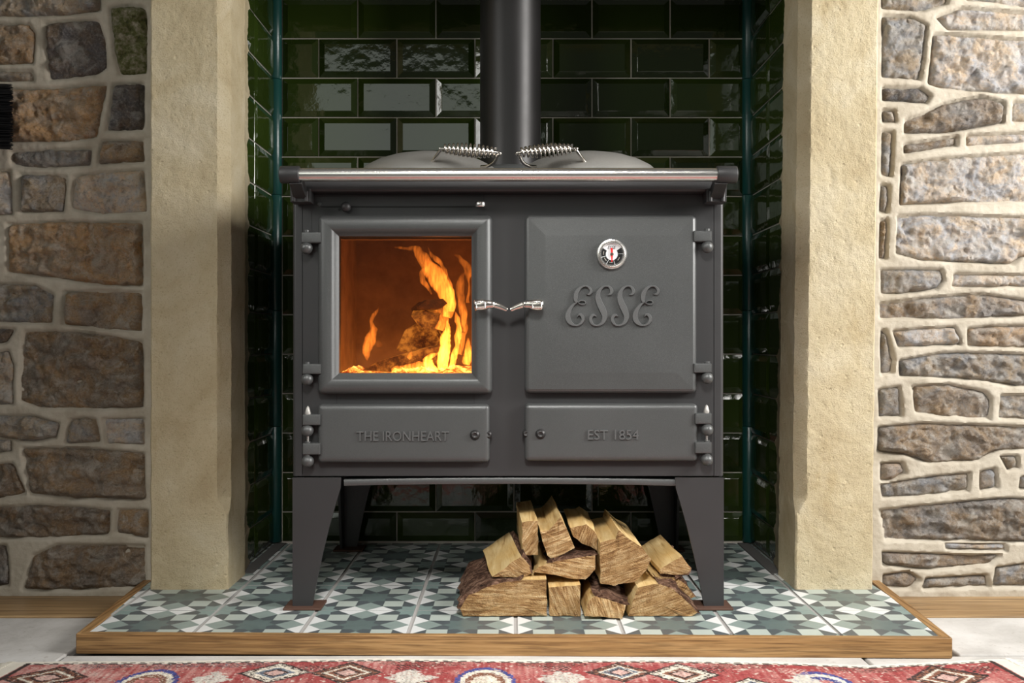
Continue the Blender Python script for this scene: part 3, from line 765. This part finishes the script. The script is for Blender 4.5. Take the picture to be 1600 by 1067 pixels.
# script letters
sc = .10625
def ribbon(mb, pts, h=.0055, closed=False):
    P = crom(pts, 7, closed); n = len(P); kk = 1.888/F; L = []
    for i in range(n):
        a = P[i-1] if (i or closed) else P[0]; b = P[(i+1) % n] if (i < n-1 or closed) else P[-1]
        tx, ty = b[0]-a[0], b[1]-a[1]; l = math.hypot(tx, ty) or 1; nx, ny = -ty/l, tx/l
        w = max(P[i][2], 4)/2; bv = min(6, w*.5); row = []
        for off, hh in ((-w, 0), (-w, h*.7), (-w+bv, h), (w-bv, h), (w, h*.7), (w, 0)):
            px, py = 870 + (P[i][0]+nx*off)*sc, 430 + (P[i][1]+ny*off)*sc
            q = W(px, py, 1.888); row.append((q.x, YF + .0003 - hh, q.z))
        L.append(row)
    if closed: L.append(L[0])
    mb.loft(L, not closed, not closed)
Sp = [(742,290,8),(778,276,34),(800,245,52),(792,200,46),(755,163,30),(700,160,28),(648,190,44),(610,250,66),(600,325,82),(625,410,94),(668,500,98),(698,590,84),(688,660,68),(645,712,44),(580,734,26),(525,715,36),(494,665,48),(496,615,52),(535,582,40),(580,604,8)]
E1 = [(428,272,8),(470,276,34),(497,240,44),(485,195,38),(445,162,28),(395,158,28),(335,188,48),(290,250,66),(273,325,70),(278,372,52),(300,398,34)]
E2 = [(292,398,18),(240,430,40),(190,500,62),(160,585,82),(172,660,76),(215,710,52),(275,733,26),(330,718,34),(372,675,46),(382,630,50),(362,588,50),(325,574,34),(298,604,8)]
ring = [(315,398,16),(340,374,20),(385,370,20),(414,386,20),(414,410,20),(385,425,22),(340,420,20)]
for dx in (0, 987):
    mb = MB()
    for c in (E1, E2): ribbon(mb, [(x+dx, y, w) for x, y, w in c])
    ribbon(mb, [(x+dx, y, w) for x, y, w in ring], closed=True)
    sub(mb, 'letter', M['letter'], od, smooth=25)
for dx in (0, 320):
    mb = MB(); ribbon(mb, [(x+dx, y, w) for x, y, w in Sp]); sub(mb, 'letter', M['letter'], od, smooth=25)
# thermometer
tc = W(955.5, 397, 1.888); tp = 1.888/F
def tl(prof, mat, name, lab=None, seg=40):
    return sub(MB().lathe((tc.x, YF, tc.z), [(r_*tp, h) for r_, h in prof], seg, 'y'), name, mat, od, lab, smooth=40)
tl([(24, -.001), (24, .004), (23, .0065), (21.5, .007), (20, .0055), (20, .0075), (19.2, .0092), (17.8, .0092), (16.8, .0066), (16.6, .0040)], M['chrome'], 'thermometer_bezel', 'round chrome thermometer bezel')
tl([(16.7, .0030), (16.6, .0042), (.5, .0042)], M['white'], 'thermometer_dial', 'white dial face')
mb = MB()
for a0, a1 in ((4, 36), (-71, 1), (-117, -75), (-161, -121), (-215, -165)):
    L0, L1 = [], []
    for q in np.linspace(math.radians(a0), math.radians(a1), 10):
        for L_, rr_ in ((L0, 9.4), (L1, 16.5)): L_.append((tc.x + rr_*tp*math.cos(q), YF-.0046, tc.z + rr_*tp*math.sin(q)))
    mb.loft([L0, L1], False, False, closed=False)
sub(mb, 'thermometer_band', M['dialblack'], od, 'black dial segments', smooth=0)
mb = MB()
for a0, rr_ in ((-35, 13), (-95, 13), (-142, 13), (-188, 13)):
    for q in (-9, -3, 3, 9):
        a = math.radians(a0+q); c = Vector((tc.x + rr_*tp*math.cos(a), YF-.005, tc.z + rr_*tp*math.sin(a))); mb.box(c.x-.0005, c.x+.0005, c.y, c.y+.0003, c.z-.0009, c.z+.0009)
sub(mb, 'thermometer_marks', M['grout'], od, smooth=0)
mb = MB(); yp = YF-.0058
mb.add([(tc.x-1.9*tp, yp, tc.z+10*tp), (tc.x+1.3*tp, yp, tc.z+9*tp), (tc.x+1.6*tp, yp, tc.z), (tc.x+.7*tp, yp, tc.z-12*tp), (tc.x-.7*tp, yp, tc.z-12*tp), (tc.x-1.6*tp, yp, tc.z)], [(0,1,2,3,4,5)])
o = sub(mb, 'thermometer_pointer', M['red'], od, 'red pointer', smooth=0); m_ = o.modifiers.new('solid', 'SOLIDIFY'); m_.thickness = .0006
tl([(2.6, .0045), (2.6, .0066), (1.2, .0072)], M['rust'], 'thermometer_hub', seg=14)
text_mesh('thermometer_script', 'ESSE', tc.x-6.5*tp, tc.x+6.5*tp, tc.z+8*tp, tc.z+13*tp, YF-.0045, .0001, M['dialblack'], od, .25)
# lower doors
for nm, xa, xb, ya, yb, txt, tx0, tx1, ty0, ty1, studs, hx in (
    ('ash_door', 497, 765, 631, 722, 'THE IRONHEART', 557.5, 701, 688.5, 673, (742, 762.5), 'L'),
    ('lower_oven_door', 820, 1090, 630, 720, 'EST 1854', 918.5, 998, 686.5, 671, (844.5, 822.5), 'R')):
    mb = MB(); x0, x1, z0, z1 = sx(xa, DD), sx(xb, DD), sz(yb, DD), sz(ya, DD)
    slab(mb, x0, x1, z0, z1, .0085, D0-.001, [(0, 0), (0, .010), (.0010, .0135), (.0030, .0160), (.006, .0175), (.0095, .0181), (.014, .0182)])
    d = part(mb, nm, M['cast'], smooth=40)
    if hx == 'L':
        hinge(d, 472.5, 500, 647, 664, (480.5, 672), (481, 640)); hinge(d, 472.5, 500, 692, 710, (481, 720), None, (481, 664, 694))
    else:
        hinge(d, 1086, 1112, 645, 662, (1105, 671), (1104, 638)); hinge(d, 1086, 1112, 690, 708, (1104.5, 718), None, (1104, 662, 692))
    yl = D0 - .0192
    text_mesh('lettering', txt, sx(tx0, 1.89), sx(tx1, 1.89), sz(ty0, 1.89), sz(ty1, 1.89), yl, .0030, M['letter'], d)
    for i, px in enumerate(studs):
        mb = MB(); rr_ = 8*1.888/F if i == 0 else 6.5*1.888/F
        c = (sx(px, 1.89), D0 - .019 + (0 if i == 0 else .006), sz(679 if hx == 'L' else 677.5, 1.89))
        mb.lathe(c, [(rr_, -.002), (rr_, .001), (rr_*.85, .0038), (rr_*.5, .0055), (rr_*.35, .0046), (rr_*.1, .0040)], 20, 'y')
        sub(mb, 'stud', M['pipe'], d, 'dark polished stud', smooth=50)
# air control slide above the fire door
mb = MB(); mb.box(sx(502), sx(742), D0-.0016, D0+.001, sz(323.5), sz(321.8))
asl = part(mb, 'air_slide', M['black'])
sub(MB().sphere((sx(542), D0-.010, sz(324)), 8*k0, 18, 12).tube([(sx(542), D0, sz(324)), (sx(542), D0-.01, sz(324))], .004, 8), 'slide_knob', M['body'], asl, smooth=60)
sub(MB().lathe((sx(750.5, 1.895), 1.895, 0), [(.0095, sz(323, 1.895)), (.0105, sz(322, 1.895)), (.0105, sz(316, 1.895)), (.0095, sz(315, 1.895))], 20), 'slide_stop', M['chrome'], asl, 'short bright steel stop', smooth=40)
sub(MB().lathe((sx(499), D0, sz(318)), [(.0045, -.001), (.0045, .002), (.003, .0026), (.0028, .0012)], 12, 'y'), 'screw', M['cast'], asl, smooth=40)
sub(MB().lathe((sx(530.5), D0, sz(327)), [(.003, -.001), (.003, .0006)], 12, 'y'), 'screw_hole', M['black'], asl)
# seam lines on the front sheet
for px, a, b in ((487, 330, 362), (526, 616, 631), (741, 616, 630), (756, 300, 314)):
    part(MB().box(sx(px)-.0004, sx(px)+.0004, D0-.0004, D0+.001, sz(b), sz(a)), 'panel_seam', M['black'])
# firebox behind the glass
t = NT('fire_brick'); n = t.noise(t.worldpos(), 20, 5, .6)
t.fin(t.ramp(n, [(.3, (.16, .10, .07)), (.7, (.28, .19, .13))]), .95, 0, t.bump(n, .4, .004)); M['brick'] = t.mat
fx0, fx1, fz0, fz1, fy1 = hx0+.002, hx1+.03, hz0+.004, hz1+.012, 2.22
mb = MB()
mb.box(fx0-.012, fx0, D0+.008, fy1, fz0, fz1); mb.box(fx1, fx1+.012, D0+.008, fy1, fz0, fz1)
mb.box(fx0, fx1, fy1, fy1+.012, fz0, fz1); mb.box(fx0, fx1, D0+.008, fy1, fz0-.012, fz0); mb.box(fx0, fx1, D0+.008, fy1, fz1, fz1+.012)
mb.box(fx0, fx1, D0+.008, D0+.03, hz1-.022, fz1)
part(mb, 'firebox', M['brick'], smooth=0)

# flue pipe
tag(MB().lathe((-.004, 2.375, 0), [(.0740, .9775), (.0740, 1.44), (.0752, 1.442), (.0752, 1.72)], 48).build('flue_pipe', M['pipe'], smooth=40), 'round matt black flue pipe rising behind the stove lids', 'pipe')

# ------------------------------------------------------------------ fire
def CR(cx, cy, D): return W(520 + cx*.2248, 360 + cy*.2248, D)
def m_glow(name, c_lo, c_hi, e_lo, e_hi, scale):
    t = NT(name); n = t.noise(t.worldpos(), scale, 6, .7); r_ = t.ramp(n, [(.38, (0,0,0)), (.62, (1,1,1))])
    col = t.mix(r_, c4(*c_lo), c4(*c_hi)); st_ = t.math('ADD', t.math('MULTIPLY', r_, e_hi-e_lo), e_lo)
    t.fin(c4(.05, .03, .02), .9, 0, t.bump(n, .8, .006), Emission_Color=col, Emission_Strength=st_); return t.mat
M['ember'] = m_glow('glowing_embers', (.9, .12, .01), (1, .55, .12), .5, 5.0, 55)
M['hotlog'] = m_glow('firelit_burning_wood', (.30, .05, .005), (1, .36, .05), .10, .75, 40)  # own burning glow, raised to paint firelight onto the log faces
# ember bed
mb = MB(); nx_, ny_ = 44, 20; vs = []
for j in range(ny_):
    for i in range(nx_):
        x = fx0+.002 + (fx1-fx0-.004)*i/(nx_-1); y = D0+.012 + (fy1-D0-.016)*j/(ny_-1)
        z = fz0 + .014 + .018*noise.noise((x*28, y*28, 1)) + .008*noise.noise((x*80, y*80, 4)) + .012*max(0, (x-fx0)/(fx1-fx0)-.3)
        vs.append((x, y, max(z, fz0+.002)))
mb.add(vs, [(j*nx_+i, j*nx_+i+1, (j+1)*nx_+i+1, (j+1)*nx_+i) for j in range(ny_-1) for i in range(nx_-1)])
tag(mb.build('embers', M['ember'], smooth=60), 'glowing orange ember bed behind the stove glass', 'embers', kind='stuff')
def burn(cps, Df, Db, shift, label, mat):
    A = [CR(x, y, Df) for x, y in cps]; c = sum(A, Vector())/len(A); B = []
    dv = CR(0, 0, Df) - CR(-shift[0], -shift[1], Df); dv.y = Db-Df
    L = []
    for q in (0, .06, .35, .65, .94, 1):
        s_ = .9 if q in (0, 1) else 1
        L.append([c + (a-c)*s_ + dv*q + Vector((noise.noise((a.x*90, q*5, 3))*.002, 0, noise.noise((a.z*90, q*5, 8))*.003)) for a in A])
    return tag(MB().loft(L).build('burning_log', mat, smooth=30), label, 'log', 'logs burning in the stove')
M['char'] = m_glow('charred_wood', (.20, .03, .003), (.7, .16, .02), .01, .12, 60)
burn([(200,975),(300,915),(480,860),(640,815),(760,800),(780,860),(700,930),(560,950),(400,985)], 2.02, 2.06, (30, -15), 'long split log lying across the embers behind the glass', M['hotlog'])
burn([(440,830),(500,690),(590,640),(700,690),(740,760),(690,820),(560,860)], 2.11, 2.17, (20, -20), 'wide orange lit split log leaning at the back of the fire', M['hotlog'])
burn([(545,595),(640,550),(740,590),(765,640),(720,700),(640,690),(585,650)], 2.04, 2.14, (-20, -60), 'split log with a glowing underside below the topmost burning log', M['hotlog'])
burn([(590,520),(650,475),(770,468),(800,505),(760,535),(660,545),(600,540)], 2.03, 2.14, (-90, 10), 'topmost charred black log in the fire', M['char'])
# flames
t = NT('flame')
gz = t.node('ShaderNodeSeparateXYZ', {0: t.node('ShaderNodeTexCoord').outputs['Generated']}).outputs[2]
oc = t.node('ShaderNodeSeparateColor', {0: t.node('ShaderNodeObjectInfo').outputs['Color']})
heat = t.math('ADD', oc.outputs[0], t.math('MULTIPLY', gz, t.math('SUBTRACT', oc.outputs[1], oc.outputs[0])))
n = t.noise(t.worldpos((95, 95, 24)), 1.0, 5, .62, 1.6)
nn = t.math('POWER', t.ramp(n, [(.34, (.03,.03,.03)), (.66, (1,1,1))]), 1.8)
em = t.node('ShaderNodeEmission', {'Color': c4(1.0, .27, .034), 'Strength': t.math('MULTIPLY', t.math('MULTIPLY', t.math('POWER', heat, 2.3), 820.0), nn)})
t.l.new(em.outputs[0], t.out.inputs['Volume']); t.n.remove(t.b); M['flame'] = t.mat
flames = empty('flames', 'orange and yellow flames burning behind the stove glass', 'fire', kind='stuff', loc=CR(600, 980, 2.0))
def flame(pts, D, h0, h1, flat=.6):
    P = crom(pts, 6); mb = MB(); low = P[0][1] > P[-1][1]
    mb.tube([CR(p[0] + 1.5*math.sin(i*.5 + p[0]), p[1], D) for i, p in enumerate(P)],
            [max(p[2]*1.25, 1.5)*(1 + .04*math.sin(i*.8))*.2248*D/F for i, p in enumerate(P)], 14, flat=flat)
    for q, v in enumerate(mb.v):
        w = Vector(v); mb.v[q] = tuple(w + Vector((noise.noise((w.x*70, w.z*38, D*9)), .4*noise.noise((w.z*50, w.x*70, 3)), .5*noise.noise((w.x*60, w.z*40, 8))))*.0065)
    o = mb.build('flame', M['flame'], flames, smooth=180); o.matrix_parent_inverse = Matrix.Translation(-Vector(flames.location))
    o.color = (h0, h1, 0, 1) if low else (h1, h0, 0, 1)
flame([(245,905,8),(238,860,30),(245,800,48),(268,740,46),(285,680,30),(272,630,18),(292,580,17),(312,530,9),(321,490,2)], 1.99, .50, .42)
flame([(300,800,10),(318,780,24),(330,760,10)], 1.985, .25, .2)
flame([(690,985,60),(670,930,52),(660,890,34),(690,865,20),(740,850,8)], 1.96, 1.15, .9)
flame([(760,960,46),(765,880,52),(775,800,50),(785,720,36),(798,650,20),(810,600,4)], 1.955, 1.2, 1.0)
flame([(825,980,36),(838,900,34),(855,810,32),(872,720,34),(868,640,30),(850,560,6)], 1.965, 1.15, .7)
flame([(925,930,26),(932,880,34),(945,810,24),(950,740,6)], 1.955, .95, .75)
flame([(880,860,30),(905,760,34),(925,680,20),(905,600,24),(895,520,10)], 1.985, .6, .35)
flame([(790,600,40),(800,500,62),(790,420,80),(740,350,80),(690,280,74),(650,220,62),(610,160,46),(560,125,26),(430,112,8)], 2.06, .64, .30)
flame([(820,560,30),(825,450,38),(815,360,34),(770,270,26),(720,200,20),(660,120,8)], 2.02, .66, .38)
flame([(690,440,10),(665,395,24),(625,340,34),(640,270,24),(690,230,6)], 2.03, .5, .3)
flame([(900,700,30),(905,560,38),(890,430,36),(890,340,24),(925,280,6)], 2.03, .5, .3)
flame([(945,500,16),(948,380,26),(925,260,34),(880,195,28),(835,165,6)], 2.05, .42, .28)
flame([(740,690,40),(770,620,46),(760,560,34),(700,560,8)], 2.0, .6, .35)
flame([(420,975,20),(520,955,26),(620,950,34),(700,960,30)], 1.95, .9, .95)
flame([(525,890,10),(540,865,14),(548,845,3)], 1.975, .85, .7)
for loc, e in ((CR(780, 760, 1.97), .13), (CR(740, 330, 2.04), .02), (CR(240, 880, 2.0), .04)):
    l = bpy.data.lights.new('fire_light', 'POINT'); l.energy = e; l.color = (1, .30, .045); l.shadow_soft_size = .03
    o = bpy.data.objects.new('fire_light', l); COL.objects.link(o); o.location = loc

# ------------------------------------------------------------------ firewood on the hearth
def firewood(poly, Df, ln, dx, label, bark=(), rough=1.0, dz=0.0):
    """poly: outline of the sawn end in the photo, Df its distance; the log runs ln metres back"""
    A = [W(x, y, Df) for x, y in poly]
    P = []; idx = []
    for i in range(len(A)):
        a, b = A[i], A[(i+1) % len(A)]; m_ = max(2, int((b-a).length/.008))
        for q in range(m_): P.append(a + (b-a)*q/m_); idx.append(i)
    c = sum(P, Vector())/len(P)
    P = [c + (p-c)*.985 for p in P]
    dv = Vector((dx, ln, dz))
    sd = random.uniform(0, 50); n = len(P)
    def pt(i, q):
        p = P[i]; r1 = noise.noise((p.x*55+sd, p.z*55, q*3)); r2 = noise.noise((p.x*160+sd, p.z*160, q*9+4))
        out = (p-c).normalized()*(r1*.0022 + r2*.0012)*rough
        v = p + out + dv*q
        if q < .01: v.y += .0025*noise.noise((p.x*120, p.z*120, sd))
        return v
    qs = [0, .03, .2, .4, .6, .8, 1.0]
    org = c.copy(); org.z = min(p.z for p in P)
    body = MB(); 
    end = [pt(i, 0) for i in range(n)]
    ring1 = [c + (p-c)*.55 + Vector((0, -.0015*noise.noise((p.x*90, p.z*90, sd)) - .001, 0)) for p in end]
    rows = [[pt(i, q) for i in range(n)] for q in qs]
    V = [v - org for R_ in [ring1] + rows for v in R_] + [c - org + Vector((0, -.001, 0)), c + dv - org]
    fs, mi = [], []
    ce = len(V)-2
    for i in range(n):
        j = (i+1) % n
        fs.append((ce, j, i)); mi.append(0); fs.append((i, j, n+j, n+i)); mi.append(0)
        for k in range(len(qs)-1):
            a0 = n*(k+1); a1 = n*(k+2); fs.append((a0+i, a0+j, a1+j, a1+i)); mi.append(1)
        a1 = n*len(qs); fs.append((a1+i, a1+j, ce+1)); mi.append(0)
    for f, m_ in zip(fs, mi): body.f.append(list(f)); body.m.append(m_)
    body.v = [tuple(v) for v in V]
    o = body.build('firewood_log', [M['lend'], M['lside']], smooth=28)
    o.location = org
    tag(o, label, 'log', 'split logs piled on the hearth')
    if bark:
        bm_ = MB(); ids = [i for i in range(n) if idx[i] in bark]
        runs = []; 
        for i in ids:
            if runs and runs[-1][-1] == i-1: runs[-1].append(i)
            else: runs.append([i])
        for rn in runs:
            rn = rn + [(rn[-1]+1) % n]; L = []
            for q in [0.0] + list(np.linspace(.01, 1, 16)):
                row = []; outer = []
                for i in rn:
                    v = pt(i, q); d = (P[i]-c).normalized()
                    h = .002 + .010*max(0, noise.noise((v.x*40, v.y*26, v.z*40+sd))+.35) + .003*noise.noise((v.x*120, v.y*90, v.z*120))
                    outer.append(v + d*max(.0012, h) - org); row.append(v - d*.001 - org)
                L.append(outer + row[::-1])
            bm_.loft(L)
        b = bm_.build('bark', M['bark'], o, smooth=70); b['label'] = 'dark flaky bark'
    return o
firewood([(717,951),(731,929),(771,912),(815,905),(855,904),(855,961.5),(722,962.5)], 1.851, .27, -.004, 'wide half round bark-backed log at the left end of the bottom row', bark=(0, 1, 2))
firewood([(857,917),(907,913),(907.5,962),(859,962)], 1.853, .24, 0, 'small squared log in the bottom row touching the wide bark-backed left log')
firewood([(920,938),(929,930),(979,945),(972,966.5),(913,962)], 1.832, .25, 0, 'small tilted log with purplish bark on top, in the bottom row', bark=(1,))
firewood([(986,945),(996,917),(1028,911),(1055,920),(1078,942),(1090,957),(1083,962),(981,962)], 1.853, .25, -.006, 'dark weathered wedge log at the right end of the bottom row', bark=(2, 3, 4))
firewood([(1020,900),(1034,899.5),(1056,902),(1072,912),(1086,932),(1080,934.5),(1056,912.5),(1028,903.5)], 1.885, .20, -.008, 'thin bark sliver wedged under the small right-hand upper log', bark=(1, 2, 3))
firewood([(768,901),(815,868),(829,883),(830,895),(818,902),(801,902),(781,901)], 1.868, .22, -.024, 'pale yellow split log leaning on the left shoulder of the pile', bark=(1, 2), dz=.004)
firewood([(834,893),(842,885),(857,879),(900,871),(931,867),(931,889),(916,905),(896,905),(866,898)], 1.874, .22, 0, 'broad wedge shaped log in the middle of the second row', bark=(2, 3))
firewood([(815.5,816),(840.5,813),(840.5,867),(816.5,867)], 1.89, .22, -.010, 'upright narrow oblong log standing highest on the left of the pile', dz=.004)
firewood([(843,829),(858,828),(876,806),(886,826),(899,856),(862,874),(855,868),(850,853)], 1.882, .23, -.008, 'topmost log with a bright cream split ridge on top', dz=.004)
firewood([(889,823),(916,819),(931,828),(934,861),(923,855),(909,848),(896,838)], 1.91, .20, 0, 'rough frayed log set back between the two tallest logs', rough=1.8)
firewood([(937,846),(962,841),(966,826),(985,843),(1003,853),(1017,873),(1010,890),(995,907),(960,915),(938,911)], 1.872, .23, -.004, 'largest many sided log on the right of the pile, showing fan shaped end grain')
firewood([(1030,889),(1066,868),(1080,887),(1073,896),(1055,898),(1031,896)], 1.878, .21, -.010, 'small pale log on the right shoulder of the pile beside the stove leg', bark=(2, 3))

# ------------------------------------------------------------------ rug
def rug():
    RX0, RX1 = -.865, .862; nx = 900; t_edges = np.concatenate([np.arange(0, .125, .0014), np.arange(.125, .7, .02)]); nt = len(t_edges)
    edgepx = [(-20,1034),(28,1034),(300,1031.5),(600,1028),(820,1030.5),(1000,1029.5),(1200,1033),(1340,1039),(1440,1034.5),(1530,1030),(1620,1028)]
    xs = np.linspace(RX0, RX1, nx)
    def yb(x):
        px = x*F/1.70 + CX; py = np.interp(px, [e[0] for e in edgepx], [e[1] for e in edgepx]); return (CZ-.006)*F/(py-CY)
    ybs = np.array([yb(x) for x in xs]); mb = MB(); V = []
    T, X = np.meshgrid(t_edges, xs, indexing='ij'); Y = ybs[None, :] - T
    skew = T*0.0
    X2 = X + np.where(X < 0, -1, 1)*T*.18*np.clip((np.abs(X)-.75)/.12, 0, 1)
    for j in range(nt):
        for i in range(nx):
            V.append((X2[j, i], Y[j, i], .006 + .0012*noise.noise((X[j, i]*6, Y[j, i]*6, 2)) + .0008*noise.noise((X[j, i]*90, Y[j, i]*120, 5))))
    mb.add(V, [(j*nx+i, j*nx+i+1, (j+1)*nx+i+1, (j+1)*nx+i) for j in range(nt-1) for i in range(nx-1)])
    # skirt
    mb.add([V[i] for i in range(nx)] + [(V[i][0], V[i][1]+.0005, 0) for i in range(nx)], [(i, i+1, nx+i+1, nx+i) for i in range(nx-1)])
    # woven colours
    px = X*F/1.65 + CX; C = np.zeros((nt, nx, 3))
    rng = np.random.RandomState(5)
    def n2(sx_, sy_, seed):
        r_ = np.random.RandomState(seed); a = r_.rand(int(nt*sy_)+3, int(nx*sx_)+3)
        yi = np.arange(nt)*sy_; xi = np.arange(nx)*sx_; y0 = yi.astype(int); x0 = xi.astype(int); fy_ = (yi-y0)[:, None]; fx_ = (xi-x0)[None, :]
        return (a[y0][:, x0]*(1-fx_)+a[y0][:, x0+1]*fx_)*(1-fy_)+(a[y0+1][:, x0]*(1-fx_)+a[y0+1][:, x0+1]*fx_)*fy_
    red, pink, pale = np.array([.27, .050, .050]), np.array([.40, .160, .145]), np.array([.52, .34, .30])
    streak = n2(.55, .04, 1); blot = n2(.03, .06, 2); fade = np.clip((520 - px)/420, 0, 1)*.75 + np.clip((px-1100)/500, 0, 1)*.15
    f = np.clip((streak-.35)*1.1 + (blot-.45)*1.2 + fade, 0, 1.4)[..., None]
    f = np.clip(f + (rng.rand(nt, nx)[..., None]-.5)*.5, 0, 1.4)
    C = np.where(f < .7, red + (pink-red)*f/.7, pink + (pale-pink)*(f-.7)/.7)
    dark, cream, brown, blue, slate = np.array([.045, .032, .03]), np.array([.62, .57, .48]), np.array([.20, .09, .06]), np.array([.06, .07, .22]), np.array([.13, .16, .20])
    def paint(mask, col, keep=.8):
        mk = (mask & (rng.rand(nt, nx) < keep)); C[mk] = col*(.75 + .5*streak[mk][:, None])
    # running leaf sprays
    for c0, c1 in ((120, 205), (290, 425), (590, 725), (800, 925), (1105, 1210), (1290, 1420), (215, 300)):
        u = (px-c0)/(c1-c0); m_ = (u > 0) & (u < 1); zz = np.abs(((px*.085 + np.abs(T-.026)*620) % 3.0) - 1.5)
        paint(m_ & (np.abs(T-.026) < .013*np.sin(np.clip(u, 0, 1)*PI)**.4) & (zz < .55), dark, .75)
        paint(m_ & (np.abs(T-.026) < .012*np.sin(np.clip(u, 0, 1)*PI)**.4) & (zz > 1.05), slate if c0 < 500 else brown, .35)
    # stepped diamonds
    for k_, (c, tc_, hw, hh) in enumerate(((95, .080, 62, .055), (435, .068, 58, .052), (545, .072, 56, .055), (655, .13, 40, .03), (967, .066, 54, .050), (1062, .072, 58, .055), (1462, .074, 66, .062), (1160, .12, 40, .04))):
        q = np.abs(np.round((px-c)/3.0)*3.0)/hw + np.abs(T-tc_)/hh
        paint(q < 1.0, dark, .95); paint(q < .88, cream if k_ % 2 else brown, .9)
        paint((q < .88) & (((px-c+900) % 18 < 5) ^ (T % .016 < .005)), dark, .75); paint((q < .66) & (q > .54), cream, .95); paint(q < .54, slate if k_ % 3 == 1 else brown, .9)
        paint((q < .40) & (q > .28), dark, .9); paint(q < .28, pale, .95)
    # arched medallions with blue edge
    for c in (252, 760, 1268):
        q = np.hypot(np.abs(np.round((px-c)/4)*4)/46, (T-.115)/.072)
        paint(q < 1.0, blue, .95); paint(q < .84, cream, .95); paint(q < .66, brown if c < 1200 else blue, .9); paint(q < .45, cream if c == 760 else pink, .9)
    for c, w_ in ((345, 30), (645, 38), (875, 42), (1240, 26)):
        q = np.abs(px-c)/w_ + np.abs(T-.095)/.04 + (n2(.2, .3, int(c)) - .5)*.6
        paint(q < 1, np.array([.50, .47, .42]), .92)
    for c in (490, 870, 1110, 1530, 640, 1235):
        paint((np.abs(px-c) < 22) & (np.abs(T-.045) < .014) & ((px % 9 < 4.5) ^ (T % .011 < .005)), dark if c != 1235 else pale, .8)
    fleck = n2(.35, .5, 31); C[(fleck > .80) & (rng.rand(nt, nx) < .6)] *= .45; C[(n2(.4, .4, 37) > .84)] = np.array([.52, .44, .38])
    C *= (.80 + .4*rng.rand(nt, nx))[..., None]
    # selvedge
    ca = np.array([.66, .62, .54])
    C[(T < .010)] = ca; dash = (((px + 3*n2(.3, .2, 9)) % 15) < 9) & (T > .007) & (T < .0105); C[dash] = dark
    C[(T > .0105) & (T < .0145)] = ca*.9; d2 = ((px % 23) < 15) & (T > .0125) & (T < .0155); C[d2] = dark
    ends = (np.abs(X) > .835); C[ends & (T > .008)] = ca*.95; C[(np.abs(np.abs(X)-.829) < .004) & (T > .008)] = dark
    t = NT('woven_wool'); a = t.node('ShaderNodeAttribute', attribute_name='weave')
    t.fin(a.outputs['Color'], .95, 0, t.bump(t.noise(t.worldpos((700, 260, 260)), 1.0, 3), .5, .002), Specular_IOR_Level=.1)
    o = mb.build('rug', t.mat, smooth=60, recalc=False)
    at_ = o.data.color_attributes.new('weave', 'FLOAT_COLOR', 'POINT')
    flat = np.ones((len(mb.v), 4)); flat[:nt*nx, :3] = C.reshape(-1, 3); flat[nt*nx:nt*nx+nx, :3] = ca; flat[nt*nx+nx:, :3] = ca*.6
    at_.data.foreach_set('color', flat.ravel())
    tag(o, 'faded red patterned wool rug with diamond motifs in front of the hearth', 'rug')
    fm = m_simple('cotton_fringe', (.62, .58, .50), .95)
    for s in (-1, 1):
        f_ = MB(); random.seed(4)
        for q in range(150):
            tt = q*.0042 + random.uniform(0, .002); x = s*(.864 + min(tt, .7)*.18); y = ybs[0 if s < 0 else -1] - tt
            p0 = Vector((x - s*.004, y, .006)); l_ = random.uniform(.018, .034); dy = random.uniform(-.010, .012)
            f_.tube([p0, p0 + Vector((s*l_*.5, dy*.3+.003, -.0005)), p0 + Vector((s*l_, dy+.004, -.0035))], [.0014, .0013, .0007], 5)
        b = f_.build('fringe', fm, o, smooth=60); b['kind'] = 'stuff'; b['label'] = 'cream cotton fringe'
rug()

# ------------------------------------------------------------------ black hearth brush at the picture's left edge
br = empty('hearth_brush', 'black bristle brush hanging against the left stone wall', 'brush', loc=W(-40, 182, 2.06))
bm_ = MB()
x0, x1 = W(-62, 0, 2.06).x, W(-38, 0, 2.06).x
MB().tube([(x0+.012, 2.07, sz(110, 2.06)), (x0+.012, 2.07, sz(260, 2.06))], .011, 14).build('brush_back', M['black'], br).matrix_parent_inverse = br.matrix_basis.inverted()
random.seed(12); t = NT('black_bristle'); t.fin(c4(.008, .008, .009), .38); bmat = t.mat
for k in range(13):
    yc = 136 + k*7.6; b_ = MB()
    for q in range(26):
        ya = yc + random.uniform(-3.2, 3.2); D = 2.06 + random.uniform(-.014, .014)
        a = W(-48, ya, D); e = W(random.uniform(14, 21), ya + random.uniform(-2.5, 3.5), D + random.uniform(-.006, .006)); m_ = (a+e)/2 + Vector((0, 0, random.uniform(-.001, .002)))
        b_.tube([a, m_, e], [.0016, .0015, .0007], 4)
    o = b_.build('bristle_tuft', bmat, br, smooth=0); o.matrix_parent_inverse = br.matrix_basis.inverted()
